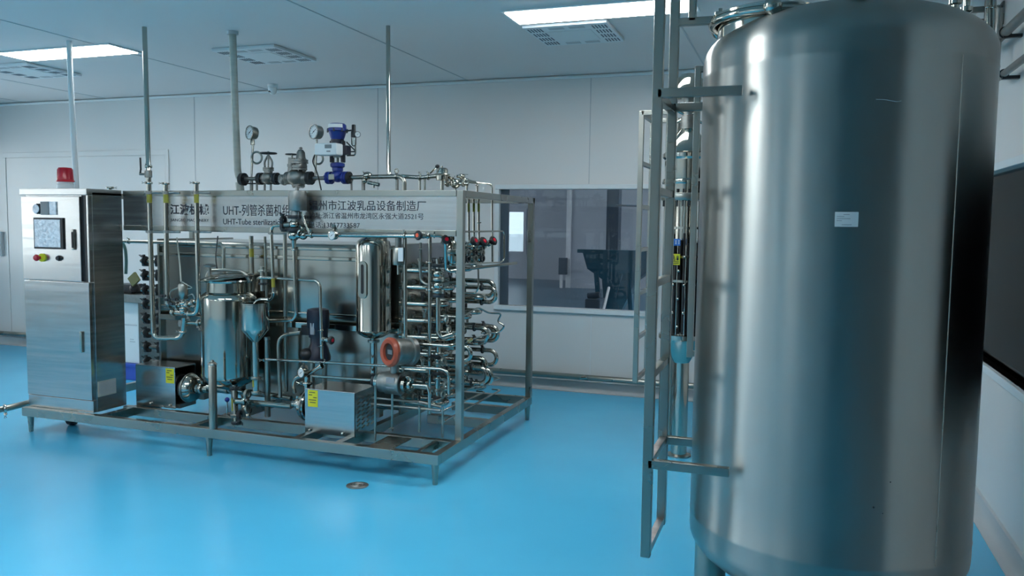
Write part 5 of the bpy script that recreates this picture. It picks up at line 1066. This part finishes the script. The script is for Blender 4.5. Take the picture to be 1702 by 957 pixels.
for k in range(3):
    x0 = a.x+w3*k+w3*.22
    for dz in (.25, .48, .71): mb.box((x0, 5.4985, a.z+h3*dz), (x0+w3*.56, 5.5002, a.z+h3*(dz+.09)))
    mb.box((x0+w3*.22, 5.4985, a.z+h3*.2), (x0+w3*.34, 5.5002, a.z+h3*.82))
mb.build('plate_marks', 'white', pl)
a, b = P(1115.5, 440, 5.48), P(1130.5, 422, 5.48)
yl = MB().box((a.x, 5.48, a.z), (b.x, 5.484, b.z), .001).bar(((a.x+b.x)/2, 5.484, a.z+.04), ((a.x+b.x)/2, 5.58, a.z+.04), .01).build('warning_sign', 'yellow', pcx, label='yellow warning sign with triangle and hand symbols')
mb = MB(); w3 = b.x-a.x; h3 = b.z-a.z; T = lambda u, v: Vector((a.x+w3*u, 5.4795, a.z+h3*v))
for p_, q_ in ((T(.08, .42), T(.46, .42)), (T(.46, .42), T(.27, .88)), (T(.27, .88), T(.08, .42)), (T(.27, .50), T(.27, .72))): mb.bar(p_, q_, .0035, .001, (0, 1, 0), 0)
mb.box(T(.60, .42), T(.84, .66)+Vector((0, .0005, 0)))
for k in range(4): mb.box(T(.60+.065*k, .66), T(.645+.065*k, .86-.03*abs(k-1.5))+Vector((0, .0005, 0)))
for v in (.26, .12): mb.box(T(.12, v), T(.88, v+.06)+Vector((0, .0005, 0)))
mb.build('sign_marks', 'ink', yl)
# pipes on the right wall above the dark window
for lb, p, q, rr in (('upper dark pipe running along the right wall near the ceiling', (.96, 3.6, 2.62), (.96, 5.35, 2.62), .024), ('lower dark pipe running along the right wall under the ceiling pipe', (.965, 3.6, 2.41), (.965, 5.1, 2.41), .018)):
    t = thing('wall_pipe', lb, 'pipe', Vector(p)); MB().tube([Vector(p), Vector(q), Vector((q[0], q[1], q[2]+.38))], rr, .08, 16).build('tube', 'cast', t)
    for y in (4.2, 4.9): MB().box((p[0]-.01, y-.015, p[2]-.03), (XR, y+.015, p[2]-.012), .002).torus((p[0], y, p[2]), (0, 1, 0), rr+.003, .004, 20, 6).build('bracket', 'iron', t)
for lb, px, Y in (('left of two thin polished risers above the right side of the tank', 1643, 5.3), ('right of two thin polished risers above the right side of the tank', 1652, 5.3)):
    pipe('wall_riser', lb, [(px, 60, Y), (px+.5, -60, Y)], 3.6, clamps=[(px, 12, Y)])
for lb, z in (('upper steel bracket arm reaching from the right wall behind the tank', 2.86), ('lower steel bracket arm reaching from the right wall behind the tank', 2.79)):
    t = thing('bracket_arm', lb, 'bracket', (.9, 5.4, z)); MB().bar((.45, 5.4, z), (XR, 5.4, z), .03).build('arm', 'cast', t); MB().box((XR-.008, 5.35, z-.03), (XR, 5.45, z+.03), .002).build('wall_plate', 'cast', t)
